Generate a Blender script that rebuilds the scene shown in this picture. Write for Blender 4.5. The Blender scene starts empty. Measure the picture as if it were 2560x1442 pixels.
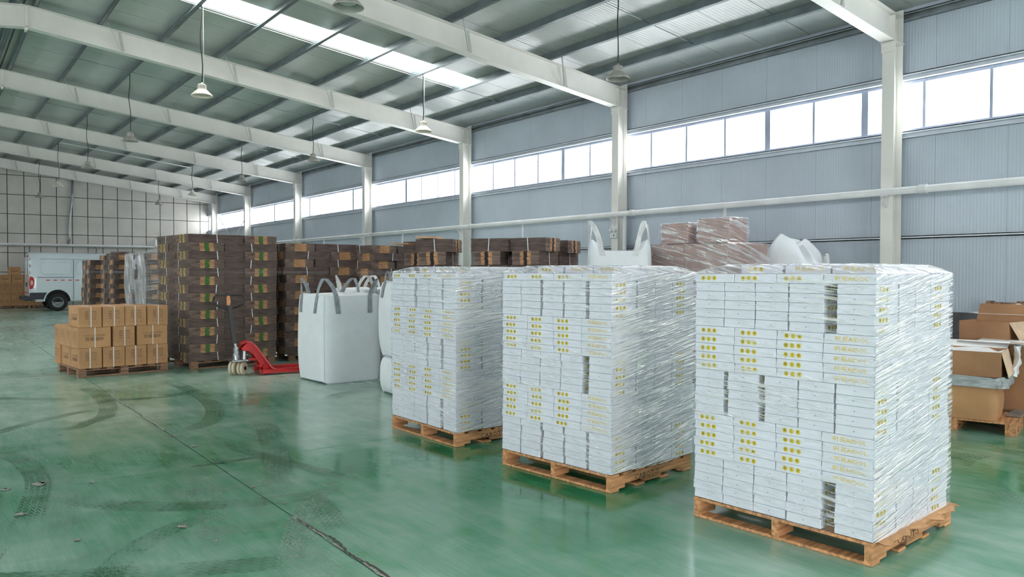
import bpy, math, random
from mathutils import Matrix, Vector

# ------------------------------------------------------------------ camera
scene = bpy.context.scene
col = scene.collection
FPX = 1913.6
CAM = Vector((0.0, 0.0, 1.65))
yaw, pitch, roll = (math.radians(a) for a in (37.435, -1.176, -0.13))
_f = Vector((math.sin(yaw) * math.cos(pitch), math.cos(yaw) * math.cos(pitch), math.sin(pitch)))
_r = Vector((math.cos(yaw), -math.sin(yaw), 0.0))
_d = _f.cross(_r)
_r2 = _r * math.cos(roll) + _d * math.sin(roll)
_d2 = _f.cross(_r2)
cam_data = bpy.data.cameras.new("camera")
cam_data.sensor_width = 36.0
cam_data.lens = FPX * 36.0 / 2560.0
cam_data.clip_start = 0.05
cam_data.clip_end = 300
cam = bpy.data.objects.new("camera", cam_data)
col.objects.link(cam)
m3 = Matrix((( _r2.x, -_d2.x, -_f.x), (_r2.y, -_d2.y, -_f.y), (_r2.z, -_d2.z, -_f.z)))
cam.matrix_world = Matrix.Translation(CAM) @ m3.to_4x4()
scene.camera = cam

# ------------------------------------------------------------------ world, exposure
SKY = 6.0
world = bpy.data.worlds.new("overcast_sky")
scene.world = world
world.use_nodes = True
bg = world.node_tree.nodes["Background"]
bg.inputs[0].default_value = (1.0, 0.985, 0.975, 1.0)
bg.inputs[1].default_value = SKY
scene.view_settings.view_transform = 'Standard'
scene.view_settings.look = 'None'
scene.view_settings.exposure = 1.32
scene.view_settings.gamma = 1.0
scene.view_settings.use_curve_mapping = False
cy = scene.cycles
cy.use_denoising = True
cy.use_adaptive_sampling = True
cy.adaptive_threshold = 0.1
cy.max_bounces = 6
cy.diffuse_bounces = 4
cy.glossy_bounces = 3
cy.transmission_bounces = 4
cy.transparent_max_bounces = 24
cy.sample_clamp_indirect = 8.0
cy.caustics_reflective = False
cy.caustics_refractive = False

def portal(name, loc, rot, sx, sy):
    """daylight enters through this opening (sampling guide of the sky only)"""
    l = bpy.data.lights.new(name, 'AREA')
    l.shape = 'RECTANGLE'
    l.size, l.size_y = sx, sy
    l.cycles.is_portal = True
    o = bpy.data.objects.new(name, l)
    o.location = loc
    o.rotation_euler = rot
    col.objects.link(o)
    return o

# ------------------------------------------------------------------ colour and materials
def lin(c):
    return tuple(((v / 255.0) / 12.92 if v <= 10.3 else ((v / 255.0 + 0.055) / 1.055) ** 2.4) for v in c) + (1.0,)

MATS = {}

def nodes_of(name):
    m = bpy.data.materials.new(name)
    m.use_nodes = True
    nt = m.node_tree
    b = nt.nodes["Principled BSDF"]
    MATS[name] = m
    return m, nt, b

def ramp(nt, fac, stops):
    r = nt.nodes.new("ShaderNodeValToRGB")
    el = r.color_ramp.elements
    while len(el) < len(stops):
        el.new(0.5)
    for e, (p, c) in zip(el, stops):
        e.position = p
        e.color = c if len(c) == 4 else lin(c)
    nt.links.new(fac, r.inputs[0])
    return r.outputs[0]

def coords(nt, scale=(1, 1, 1), kind='Object', rot=(0, 0, 0)):
    t = nt.nodes.new("ShaderNodeTexCoord")
    mp = nt.nodes.new("ShaderNodeMapping")
    mp.inputs['Scale'].default_value = scale
    mp.inputs['Rotation'].default_value = rot
    nt.links.new(t.outputs[kind], mp.inputs[0])
    return mp.outputs[0]

def noise(nt, vec, scale, detail=3.0, rough=0.55, dist=0.0):
    n = nt.nodes.new("ShaderNodeTexNoise")
    n.inputs['Scale'].default_value = scale
    n.inputs['Detail'].default_value = detail
    n.inputs['Roughness'].default_value = rough
    n.inputs['Distortion'].default_value = dist
    nt.links.new(vec, n.inputs['Vector'])
    return n.outputs['Fac']

def mathn(nt, op, a, b=None, clamp=False):
    n = nt.nodes.new("ShaderNodeMath")
    n.operation = op
    n.use_clamp = clamp
    for i, v in enumerate((a, b)):
        if v is None:
            continue
        if isinstance(v, (int, float)):
            n.inputs[i].default_value = v
        else:
            nt.links.new(v, n.inputs[i])
    return n.outputs[0]

def mixc(nt, fac, a, b, mode='MIX'):
    n = nt.nodes.new("ShaderNodeMix")
    n.data_type = 'RGBA'
    n.blend_type = mode
    for sock, v in ((n.inputs[0], fac), (n.inputs[6], a), (n.inputs[7], b)):
        if isinstance(v, (int, float)):
            sock.default_value = v
        elif isinstance(v, tuple):
            sock.default_value = v if len(v) == 4 else lin(v)
        else:
            nt.links.new(v, sock)
    return n.outputs[2]

def bump(nt, bsdf, height, strength=0.3, dist=0.01):
    n = nt.nodes.new("ShaderNodeBump")
    n.inputs['Strength'].default_value = strength
    n.inputs['Distance'].default_value = dist
    nt.links.new(height, n.inputs['Height'])
    nt.links.new(n.outputs[0], bsdf.inputs['Normal'])

def plain(name, rgb, rough=0.6, metal=0.0, spec=0.5, var=0.06, scale=6.0, stretch=(1, 1, 1), bmp=0.0, bscale=60.0, coat=0.0):
    """painted or raw material with a slight mottled variation"""
    m, nt, b = nodes_of(name)
    v = coords(nt, stretch)
    f = noise(nt, v, scale, 4.0)
    dark = tuple(max(0, c * (1 - var * 2)) for c in rgb)
    lite = tuple(min(255, c * (1 + var)) for c in rgb)
    nt.links.new(ramp(nt, f, [(0.3, dark), (0.7, lite)]), b.inputs['Base Color'])
    b.inputs['Roughness'].default_value = rough
    b.inputs['Metallic'].default_value = metal
    b.inputs['Specular IOR Level'].default_value = spec
    b.inputs['Coat Weight'].default_value = coat
    if bmp:
        bump(nt, b, noise(nt, v, bscale, 3.0), bmp)
    return m

# ------------------------------------------------------------------ mesh building
class MB:
    """collects faces; build() links them as one mesh object"""
    def __init__(self, T=None):
        self.v, self.f, self.mi, self.sm, self.uv = [], [], [], [], []
        self.T = T
        self.m = 0
        self.smooth = False

    def add(self, verts, faces, uvs=None):
        o = len(self.v)
        T = self.T
        for p in verts:
            p = Vector(p)
            self.v.append(tuple(T @ p) if T is not None else tuple(p))
        for k, f in enumerate(faces):
            self.f.append(tuple(o + i for i in f))
            self.mi.append(self.m)
            self.sm.append(self.smooth)
            if uvs is not None:
                self.uv.append([uvs[i] for i in f])
            else:
                self.uv.append(None)
        return self

    def box(self, x0, x1, y0, y1, z0, z1):
        v = [(x0, y0, z0), (x1, y0, z0), (x1, y1, z0), (x0, y1, z0), (x0, y0, z1), (x1, y0, z1), (x1, y1, z1), (x0, y1, z1)]
        return self.add(v, [(0, 3, 2, 1), (4, 5, 6, 7), (0, 1, 5, 4), (1, 2, 6, 5), (2, 3, 7, 6), (3, 0, 4, 7)])

    def bbox(self, x0, x1, y0, y1, z0, z1, b=0.004):
        """box with chamfered edges"""
        def ring(i, z):
            return [(x0 + i, y0, z), (x1 - i, y0, z), (x1, y0 + i, z), (x1, y1 - i, z), (x1 - i, y1, z), (x0 + i, y1, z), (x0, y1 - i, z), (x0, y0 + i, z)]
        def inner(z):
            return [(x0 + b, y0 + b, z), (x1 - b, y0 + b, z), (x1 - b, y0 + b, z), (x1 - b, y1 - b, z), (x1 - b, y1 - b, z), (x0 + b, y1 - b, z), (x0 + b, y1 - b, z), (x0 + b, y0 + b, z)]
        v = inner(z0) + ring(b, z0 + b) + ring(b, z1 - b) + inner(z1)
        f = []
        for r in range(3):
            for k in range(8):
                a, c = r * 8 + k, r * 8 + (k + 1) % 8
                if r == 0 and k in (1, 3, 5, 7):
                    f.append((a, c + 8, a + 8)); continue
                if r == 2 and k in (1, 3, 5, 7):
                    f.append((a, c, a + 8)); continue
                f.append((a, c, c + 8, a + 8))
        f.append((0, 5, 3, 1))
        f.append((24, 25, 27, 29))
        return self.add(v, f)

    def bar(self, p, q, w, h, up=(0, 0, 1)):
        """rectangular bar from p to q, w across, h along up"""
        p, q = Vector(p), Vector(q)
        d = (q - p).normalized()
        s = d.cross(Vector(up))
        if s.length < 1e-6:
            s = d.cross(Vector((1, 0, 0)))
        s.normalize()
        u = s.cross(d)
        s, u = s * w / 2, u * h / 2
        v = [p - s - u, p + s - u, p + s + u, p - s + u, q - s - u, q + s - u, q + s + u, q - s + u]
        return self.add(v, [(0, 3, 2, 1), (4, 5, 6, 7), (0, 1, 5, 4), (1, 2, 6, 5), (2, 3, 7, 6), (3, 0, 4, 7)][::1])

    def tube(self, pts, r, n=8, cap=True, closed=False):
        pts = [Vector(p) for p in pts]
        N = len(pts)
        rs = r if isinstance(r, (list, tuple)) else [r] * N
        vs, fs = [], []
        ref = Vector((0, 0, 1))
        for i, p in enumerate(pts):
            if closed:
                d = pts[(i + 1) % N] - pts[i - 1]
            else:
                d = pts[min(i + 1, N - 1)] - pts[max(i - 1, 0)]
            d.normalize()
            if abs(d.dot(ref)) > 0.95:
                ref = Vector((1, 0, 0)) if abs(d.x) < 0.9 else Vector((0, 1, 0))
            a = d.cross(ref).normalized()
            b = d.cross(a)
            ref = -b if False else ref
            for k in range(n):
                t = 2 * math.pi * k / n
                vs.append(p + (a * math.cos(t) + b * math.sin(t)) * rs[i])
        for i in range(N if closed else N - 1):
            j = (i + 1) % N
            for k in range(n):
                l = (k + 1) % n
                fs.append((i * n + k, j * n + k, j * n + l, i * n + l))
        if cap and not closed:
            fs.append(tuple(range(n)))
            fs.append(tuple((N - 1) * n + k for k in reversed(range(n))))
        s, self.smooth = self.smooth, True
        self.add(vs, fs)
        self.smooth = s
        return self

    def lathe(self, prof, n=24, axis='z', at=(0, 0, 0), cap=False):
        vs, fs = [], []
        for (r, h) in prof:
            for k in range(n):
                t = 2 * math.pi * k / n
                c, s = r * math.cos(t), r * math.sin(t)
                p = {'z': (c, s, h), 'y': (c, h, s), 'x': (h, c, s)}[axis]
                vs.append((p[0] + at[0], p[1] + at[1], p[2] + at[2]))
        for i in range(len(prof) - 1):
            for k in range(n):
                l = (k + 1) % n
                fs.append((i * n + k, i * n + l, (i + 1) * n + l, (i + 1) * n + k))
        if cap:
            fs.append(tuple(reversed(range(n))))
            fs.append(tuple((len(prof) - 1) * n + k for k in range(n)))
        return self.add(vs, fs)

    def prism(self, poly, a0, a1, axis='y'):
        """extrude a 2-D polygon along an axis"""
        n = len(poly)
        def P(p, a):
            return {'y': (p[0], a, p[1]), 'x': (a, p[0], p[1]), 'z': (p[0], p[1], a)}[axis]
        v = [P(p, a0) for p in poly] + [P(p, a1) for p in poly]
        f = [tuple(range(n)), tuple(reversed(range(n, 2 * n)))]
        for k in range(n):
            l = (k + 1) % n
            f.append((k, k + n, l + n, l))
        return self.add(v, f)

    def grid(self, P, nu, nv, closed_u=False, uvf=None, flip=False):
        vs, fs, uvs = [], [], []
        for j in range(nv):
            for i in range(nu):
                vs.append(P(i, j))
                uvs.append(uvf(i, j) if uvf else (i / max(1, nu - 1), j / max(1, nv - 1)))
        for j in range(nv - 1):
            for i in range(nu if closed_u else nu - 1):
                k = (i + 1) % nu
                q = (j * nu + i, j * nu + k, (j + 1) * nu + k, (j + 1) * nu + i)
                fs.append(q[::-1] if flip else q)
        return self.add(vs, fs, uvs)

    def mesh(self, name, mats):
        me = bpy.data.meshes.new(name)
        me.from_pydata(self.v, [], self.f)
        for m in (mats if isinstance(mats, (list, tuple)) else [mats]):
            me.materials.append(MATS[m] if isinstance(m, str) else m)
        me.polygons.foreach_set("material_index", self.mi)
        me.polygons.foreach_set("use_smooth", self.sm)
        if any(u is not None for u in self.uv):
            ul = me.uv_layers.new(name="UVMap")
            k = 0
            for f, u in zip(self.f, self.uv):
                for i in range(len(f)):
                    ul.data[k].uv = u[i] if u is not None else (0, 0)
                    k += 1
        me.update()
        return me

    def build(self, name, mats, parent=None, loc=None):
        return link(name, self.mesh(name, mats), parent, loc)

def link(name, me, parent=None, loc=None, rz=0.0):
    o = bpy.data.objects.new(name, me)
    col.objects.link(o)
    if parent is not None:
        o.parent = parent
    if loc is not None:
        o.location = loc
    if rz:
        o.rotation_euler = (0, 0, rz)
    return o

def tag(o, label=None, cat=None, group=None, kind=None):
    if label:
        o["label"] = label
    if cat:
        o["category"] = cat
    if group:
        o["group"] = group
    if kind:
        o["kind"] = kind
    return o

def thing(name, label, cat, loc=(0, 0, 0), rz=0.0, group=None, kind=None):
    return tag(link(name, None, None, loc, rz), label, cat, group, kind)

_txt = {}
def text_geo(s, size):
    """triangles of a flat lettering, centred, in the xy plane"""
    if (s, size) in _txt:
        return _txt[(s, size)]
    c = bpy.data.curves.new("lettering", 'FONT')
    c.body = s
    c.size = size
    c.align_x = 'CENTER'
    c.align_y = 'CENTER'
    c.resolution_u = 1
    o = bpy.data.objects.new("lettering", c)
    col.objects.link(o)
    dg = bpy.context.evaluated_depsgraph_get()
    ev = o.evaluated_get(dg)
    me = ev.to_mesh()
    vs = [tuple(v.co) for v in me.vertices]
    fs = [tuple(p.vertices) for p in me.polygons]
    ev.to_mesh_clear()
    bpy.data.objects.remove(o)
    bpy.data.curves.remove(c)
    _txt[(s, size)] = (vs, fs)
    return vs, fs

def put_text(mb, s, size, origin, right, up, sx=1.0):
    vs, fs = text_geo(s, size)
    O, R_, U = Vector(origin), Vector(right), Vector(up)
    mb.add([O + R_ * (v[0] * sx) + U * v[1] for v in vs], fs)

def disc(mb, origin, right, up, r, n=14):
    O, R_, U = Vector(origin), Vector(right), Vector(up)
    mb.add([O + R_ * (r * math.cos(2 * math.pi * k / n)) + U * (r * math.sin(2 * math.pi * k / n)) for k in range(n)], [tuple(range(n))])

ORD = ["topmost", "second", "third", "fourth", "fifth", "sixth", "seventh", "eighth", "ninth", "tenth", "eleventh", "twelfth", "thirteenth",
       "fourteenth", "fifteenth", "sixteenth", "seventeenth", "eighteenth", "nineteenth", "twentieth", "twenty-first", "twenty-second",
       "twenty-third", "twenty-fourth", "twenty-fifth", "twenty-sixth", "twenty-seventh", "twenty-eighth"]
# ------------------------------------------------------------------ materials of the building
R = random.Random(7)
plain('white_steel', (228, 227, 222), 0.42, var=0.02, scale=1.5)
plain('galvanised', (150, 158, 162), 0.38, metal=0.55, var=0.08, scale=3.0)
plain('purlin_steel', (118, 130, 134), 0.45, metal=0.4, var=0.08, scale=2.0)
plain('pipe_white', (224, 226, 228), 0.4, var=0.03, scale=2.0)
plain('plinth_concrete', (104, 104, 108), 0.9, var=0.2, scale=2.5, bmp=0.3, bscale=20)
plain('joint_dark', (62, 66, 66), 0.9, var=0.2, scale=3.0)
plain('rail_white', (214, 222, 232), 0.4, var=0.02)
plain('stiffener_grey', (188, 192, 190), 0.5, var=0.03)
plain('alu_frame', (164, 174, 194), 0.4, var=0.02)
plain('black_cable', (22, 23, 25), 0.5, var=0.02)
plain('lamp_enamel', (222, 216, 206), 0.35, var=0.03)
plain('lamp_grey', (172, 170, 164), 0.5, var=0.05)
plain('end_panel', (196, 194, 188), 0.55, var=0.03, scale=1.2)
plain('end_backing', (96, 98, 94), 0.9, var=0.1)

def sheet_mat(name, rgb, rib_axis, rough, ribs=22.0, spec=0.5, metal=0.0):
    """painted sandwich sheet with fine ribs pressed in along one axis"""
    m, nt, b = nodes_of(name)
    v = coords(nt)
    f = noise(nt, v, 0.7, 3.0)
    dark = tuple(c * 0.95 for c in rgb)
    nt.links.new(ramp(nt, f, [(0.35, dark), (0.65, rgb)]), b.inputs['Base Color'])
    b.inputs['Roughness'].default_value = rough
    b.inputs['Metallic'].default_value = metal
    b.inputs['Specular IOR Level'].default_value = spec
    sep = nt.nodes.new("ShaderNodeSeparateXYZ")
    nt.links.new(v, sep.inputs[0])
    w = mathn(nt, 'SINE', mathn(nt, 'MULTIPLY', sep.outputs[rib_axis], ribs * 6.2832))
    big = mathn(nt, 'MULTIPLY', noise(nt, v, 1.6, 2.0), 6.0)
    bump(nt, b, mathn(nt, 'ADD', w, big), 0.25, 0.004)
    return m
sheet_mat('wall_sheet', (192, 203, 216), 1, 0.38)
sheet_mat('roof_sheet', (200, 205, 204), 1, 0.34, ribs=14.0)

m, nt, b = nodes_of('skylight_frp')
nt.nodes.remove(b)
tr = nt.nodes.new("ShaderNodeBsdfTransparent"); tr.inputs[0].default_value = (0.95, 0.97, 0.95, 1)
tl = nt.nodes.new("ShaderNodeBsdfTranslucent"); tl.inputs[0].default_value = (0.95, 0.96, 0.93, 1)
mx = nt.nodes.new("ShaderNodeMixShader"); mx.inputs[0].default_value = 0.45
nt.links.new(tr.outputs[0], mx.inputs[1]); nt.links.new(tl.outputs[0], mx.inputs[2])
nt.links.new(mx.outputs[0], nt.nodes['Material Output'].inputs[0])

m, nt, b = nodes_of('window_glass')
nt.nodes.remove(b)
tr = nt.nodes.new("ShaderNodeBsdfTransparent"); tr.inputs[0].default_value = (0.95, 0.97, 0.98, 1)
gl = nt.nodes.new("ShaderNodeBsdfGlossy"); gl.inputs['Roughness'].default_value = 0.05
mx = nt.nodes.new("ShaderNodeMixShader"); mx.inputs[0].default_value = 0.06
nt.links.new(tr.outputs[0], mx.inputs[1]); nt.links.new(gl.outputs[0], mx.inputs[2])
nt.links.new(mx.outputs[0], nt.nodes['Material Output'].inputs[0])

# green epoxy floor: worn paint under a film of pale dust
m, nt, b = nodes_of('green_epoxy')
v = coords(nt)
n1 = noise(nt, v, 0.28, 4.0, 0.55, 0.5)
n2 = noise(nt, coords(nt, (1, 1, 1), rot=(0, 0, 0.5)), 1.3, 5.0, 0.6, 0.8)
n3 = noise(nt, coords(nt, (3.0, 0.7, 1), rot=(0, 0, 0.35)), 1.8, 5.0, 0.6)
scr = noise(nt, coords(nt, (30.0, 1.2, 1), rot=(0, 0, 1.25)), 2.0, 3.0, 0.6, 0.4)
dust = mathn(nt, 'ADD', mathn(nt, 'MULTIPLY', n1, 1.1), mathn(nt, 'ADD', mathn(nt, 'MULTIPLY', n2, 0.32), mathn(nt, 'MULTIPLY', n3, 0.30)))
dust = mathn(nt, 'ADD', dust, mathn(nt, 'MULTIPLY', scr, 0.12))
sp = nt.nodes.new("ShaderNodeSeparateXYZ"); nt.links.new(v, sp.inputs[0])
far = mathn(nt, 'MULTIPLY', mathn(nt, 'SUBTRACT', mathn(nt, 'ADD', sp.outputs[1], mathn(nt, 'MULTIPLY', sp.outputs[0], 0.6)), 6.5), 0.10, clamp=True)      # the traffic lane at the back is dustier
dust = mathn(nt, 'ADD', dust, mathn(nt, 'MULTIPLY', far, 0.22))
base = ramp(nt, mathn(nt, 'SUBTRACT', dust, 0.2), [(0.46, (18, 104, 60)), (0.60, (56, 134, 94)), (0.76, (116, 160, 140)), (0.92, (158, 184, 170))])
nt.links.new(base, b.inputs['Base Color'])
rg = mathn(nt, 'MULTIPLY_ADD', dust, 0.34)
rg.node.inputs[2].default_value = -0.14
rg.node.use_clamp = True
nt.links.new(rg, b.inputs['Roughness'])
b.inputs['Specular IOR Level'].default_value = 0.6
bump(nt, b, noise(nt, v, 7.0, 3.0), 0.05, 0.01)

# ------------------------------------------------------------------ dimensions of the hall
XW, XL, XR = 12.15, -8.95, 1.6          # right wall, left wall, ridge
Y0, Y1 = -12.3, 42.8                    # wall behind the camera, far end wall
FRAMES = [-12.0, -6.0, -0.05, 5.88, 11.75, 17.69, 23.65, 29.76, 35.85, 40.96]
SL = 0.1172
def zr(x, off=0.0):
    """underside of the roof sheets"""
    return 5.80 + off + SL * (11.77 - (x if x > XR else 2 * XR - x))

# ------------------------------------------------------------------ floor slabs
fl = MB().box(XL - 0.5, XW + 0.4, Y0 - 0.3, Y1 + 0.4, -0.2, -0.012).build('floor', 'joint_dark')
tag(fl, 'worn green epoxy floor with dusty patches and tyre tracks', 'floor', kind='structure')
xs = [XL - 0.4, -4.05, 1.95, 7.95, XW + 0.4]
ys = [Y0 - 0.2, -7.96, -0.6, 6.76, 14.12, 21.5, 28.9, 36.3, Y1 + 0.3]
for i in range(4):
    for j in range(8):
        g = 0.006
        MB().box(xs[i] + g, xs[i + 1] - g, ys[j] + g, ys[j + 1] - g, -0.012, 0.0).build('slab', 'green_epoxy', fl)

# ------------------------------------------------------------------ roof: ridge to eave sheets, skylight strips, purlins
ceil = MB().box(XL - 0.3, XW + 0.4, Y0 - 0.2, Y0 - 0.1, 5.6, 5.75).build('ceiling', 'roof_sheet')
tag(ceil, 'pitched roof of grey metal sheets on purlins with a skylight strip', 'ceiling', kind='structure')
PW = 0.86
k0 = int((Y0 - 14.3) / PW) - 1
k1 = int((Y1 - 14.3) / PW) + 2
SKYR = {0, -19}
SKYL = {0, -19, 14}
def sheet(x0, x1, y, name, mat, t=0.05, dz=0.0):
    mb = MB()
    y0, y1 = y + 0.005, y + PW - 0.005
    z0, z1 = zr(x0) + dz, zr(x1) + dz
    mb.add([(x0, y0, z0), (x1, y0, z1), (x1, y1, z1), (x0, y1, z0), (x0, y0, z0 + t), (x1, y0, z1 + t), (x1, y1, z1 + t), (x0, y1, z0 + t)],
           [(0, 3, 2, 1), (4, 5, 6, 7), (0, 1, 5, 4), (1, 2, 6, 5), (2, 3, 7, 6), (3, 0, 4, 7)])
    return mb.build(name, mat, ceil)
top = MB()
for k in range(k0, k1):
    y = 14.3 + k * PW
    dz = R.uniform(0, 0.008)
    for side, sk in ((1, SKYR), (-1, SKYL)):
        a, e = (XR + 0.02, XW + 0.35) if side > 0 else (2 * XR - XW - 0.35, XR - 0.02)
        s0, s1 = (2.9, 9.95) if side > 0 else (2 * XR - 9.95, 2 * XR - 2.9)
        if k in sk:
            sheet(a, s0, y, 'roof_sheet', 'roof_sheet', dz=dz)
            sheet(s1, e, y, 'roof_sheet', 'roof_sheet', dz=dz)
            sheet(s0, s1, y, 'skylight', 'skylight_frp', 0.004, dz=0.03)
            xm = (s0 + s1) / 2
            portal('skylight_portal', (xm, y + PW / 2, zr(xm) + 0.10), (0, math.atan(SL) * side, 0), abs(s1 - s0), PW)
        else:
            sheet(a, e, y, 'roof_sheet', 'roof_sheet', dz=dz)
    # weather layer above the joints
for side in (1, -1):
    a, e = (XR - 0.0, XW + 0.4) if side > 0 else (2 * XR - XW - 0.4, XR)
PX = [2.9 + 1.165 * k for k in range(8)]
PX = PX + [1.78] + [2 * XR - x for x in PX] + [1.42]
for x in PX:
    s = 1 if x > XR else -1
    z = zr(x)
    mb = MB()
    h, w, t = 0.16, 0.065, 0.006
    for yy0, yy1 in ((Y0, Y1),):
        mb.box(x - t, x + t, yy0, yy1, z - h, z - 0.004)
        mb.box(x - s * w if s > 0 else x, x if s > 0 else x + w, yy0, yy1, z - h, z - h + t)
        mb.box(x if s > 0 else x - w, x + w if s > 0 else x, yy0, yy1, z - 0.012, z - 0.004)
        mb.box(x - w - t if s > 0 else x + w - t, x - w + t if s > 0 else x + w + t, yy0, yy1, z - h, z - h + 0.02)
    mb.build('purlin', 'purlin_steel', ceil)
# sag rods joining the purlins at mid bay, ridge cap
for k in range(len(FRAMES) - 1):
    ym = (FRAMES[k] + FRAMES[k + 1]) / 2 + 0.25
    mb = MB()
    mb.tube([(2.0, ym, zr(2.0) - 0.09), (11.05, ym, zr(11.05) - 0.09)], 0.008, 6)
    mb.build('sag_rod', 'galvanised', ceil)
rc = MB()
rc.add([(XR - 0.5, Y0, zr(XR - 0.5) + 0.07), (XR, Y0, zr(XR) + 0.07), (XR + 0.5, Y0, zr(XR + 0.5) + 0.07), (XR - 0.5, Y1, zr(XR - 0.5) + 0.07), (XR, Y1, zr(XR) + 0.07), (XR + 0.5, Y1, zr(XR + 0.5) + 0.07)], [(0, 1, 4, 3), (1, 2, 5, 4)])
rc.build('ridge_cap', 'galvanised', ceil)
# second layer of sheets closes the joints from above
for side in (1, -1):
    spans = sorted(14.3 + k * PW for k in (SKYR if side > 0 else SKYL) if k0 <= k < k1)
    a, e = (XR, XW + 0.4) if side > 0 else (2 * XR - XW - 0.4, XR)
    mb = MB()
    ycur = Y0 - 0.2
    def quad(xa, xb, ya, yb):
        mb.add([(xa, ya, zr(xa + 1e-4 * side) + 0.075), (xb, ya, zr(xb) + 0.075), (xb, yb, zr(xb) + 0.075), (xa, yb, zr(xa + 1e-4 * side) + 0.075)], [(0, 1, 2, 3)])
    for ysk in spans + [None]:
        yend = Y1 + 0.4 if ysk is None else ysk + 0.02
        quad(a, e, ycur, yend)
        if ysk is not None:
            s0, s1 = (2.9, 9.95) if side > 0 else (2 * XR - 9.95, 2 * XR - 2.9)
            quad(a, s0, yend, ysk + PW - 0.02)
            quad(s1, e, yend, ysk + PW - 0.02)
            ycur = ysk + PW - 0.02
    mb.build('roof_skin', 'end_backing', ceil)

# ------------------------------------------------------------------ portal frames
names = ['in front of the end wall', 'sixth from the right edge', 'fifth from the right edge', 'fourth from the right edge', 'third from the right edge', 'second from the right edge', 'nearest, at the right edge']
def beam(y, label):
    t = thing('roof_beam', label, 'beam', (0, y, 0))
    for side in (1, -1):
        def X(x):
            return x if side > 0 else 2 * XR - x
        xa, xb = XR, 12.04
        za, zb = zr(XR) - 0.165, zr(12.04) - 0.165
        D = 0.43
        for nm, d0, d1, w in (('web', D - 0.012, 0.012, 0.012), ('flange', 0.012, 0.0, 0.2), ('flange', D, D - 0.012, 0.2)):
            mb = MB()
            v = [(X(xa), -w / 2, za - d0), (X(xb), -w / 2, zb - d0), (X(xb), -w / 2, zb - d1), (X(xa), -w / 2, za - d1)]
            v += [(p[0], w / 2, p[2]) for p in v]
            mb.add(v, [(0, 1, 2, 3), (7, 6, 5, 4), (0, 4, 5, 1), (1, 5, 6, 2), (2, 6, 7, 3), (3, 7, 4, 0)])
            mb.build(nm, 'white_steel', t)
        # end plates at the ridge
        MB().box(X(XR + 0.0) - 0.0 if side > 0 else X(XR) - 0.02, X(XR) + 0.02 if side > 0 else X(XR), -0.1, 0.1, zr(XR) - 0.165 - D - 0.06, zr(XR) - 0.165).build('end_plate', 'white_steel', t)
        # stiffener and fly brace under every second purlin
        for k in (0, 2, 4, 6):
            x = 2.9 + 1.165 * k + 0.35
            zt = zr(x) - 0.165
            for sy in (-1, 1):
                mb = MB()
                mb.bar((X(x - 0.02), sy * 0.1, zt - 0.03), (X(x + 0.05), sy * 0.098, zt - D + 0.014), 0.05, 0.008, up=(0, 1, 0))
                mb.build('stiffener', 'stiffener_grey', t)
                mb = MB()
                mb.bar((X(x - 0.3), sy * 0.36, zr(x - 0.3) - 0.1), (X(x + 0.0), sy * 0.09, zt - D + 0.03), 0.035, 0.006, up=(1, 0, 0))
                mb.build('fly_brace', 'stiffener_grey', t)
    return t
def column(y, label, side=1, base=0.0):
    t = thing('steel_column', label, 'column', (0, y, 0))
    def X(x):
        return x if side > 0 else 2 * XR - x
    def bx(nm, x0, x1, y0, y1, z0, z1):
        a, b_ = sorted((X(x0), X(x1)))
        MB().box(a, b_, y0, y1, z0, z1).build(nm, 'white_steel', t)
    bx('flange', 11.77, 11.782, -0.095, 0.095, 0.02, 5.2)
    bx('flange', 12.028, 12.04, -0.095, 0.095, 0.02, 5.72)
    bx('web', 11.782, 12.028, -0.006, 0.006, 0.02, 5.2)
    bx('cap_plate', 11.74, 12.05, -0.11, 0.11, 5.185, 5.2)
    bx('splice_plate', 11.755, 11.77, -0.105, 0.105, 5.05, 5.185)
    bx('base_plate', 11.7, 12.1, -0.15, 0.15, 0.0, 0.02)
    for sy in (-0.05, 0.05):
        bx('stiffener', 11.775, 11.787, sy - 0.045, sy + 0.045, 5.2, 5.6)
    for dx, dy in ((0.0, -0.05), (0.0, 0.05)):
        mb = MB(); mb.lathe([(0.013, 11.742), (0.013, 11.756)], 6, axis='x', at=(0, dy, 5.12), cap=True)
        if side > 0:
            mb.build('bolt', 'white_steel', t)
    return t
for k, y in enumerate(FRAMES):
    seen = k - 3
    if seen >= 0:
        where = ['nearest white steel roof beam, at the top right corner', 'white steel roof beam meeting the column behind the white bags', 'third white roof beam, just behind the skylight strip',
                 'fourth white roof beam from the camera', 'fifth white roof beam from the camera', 'sixth white roof beam from the camera', 'farthest white roof beam, in front of the end wall'][seen]
        cw = ['nearest white steel column, right of the wrapped boxes', 'second white steel column, carrying the emergency light', 'third white steel column along the window wall', 'fourth white steel column along the window wall',
              'fifth white steel column along the window wall', 'sixth white steel column along the window wall', 'farthest white steel column, at the end wall corner'][seen]
    else:
        where = 'white steel roof beam over the camera, number %d behind it' % (3 - k)
        cw = 'white steel column behind the camera on the window side, number %d back' % (3 - k)
    beam(y, where)
    column(y, cw)
    column(y, 'white steel column of the left wall below the %s' % where.replace('white ', '').split(',')[0], side=-1)

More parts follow.
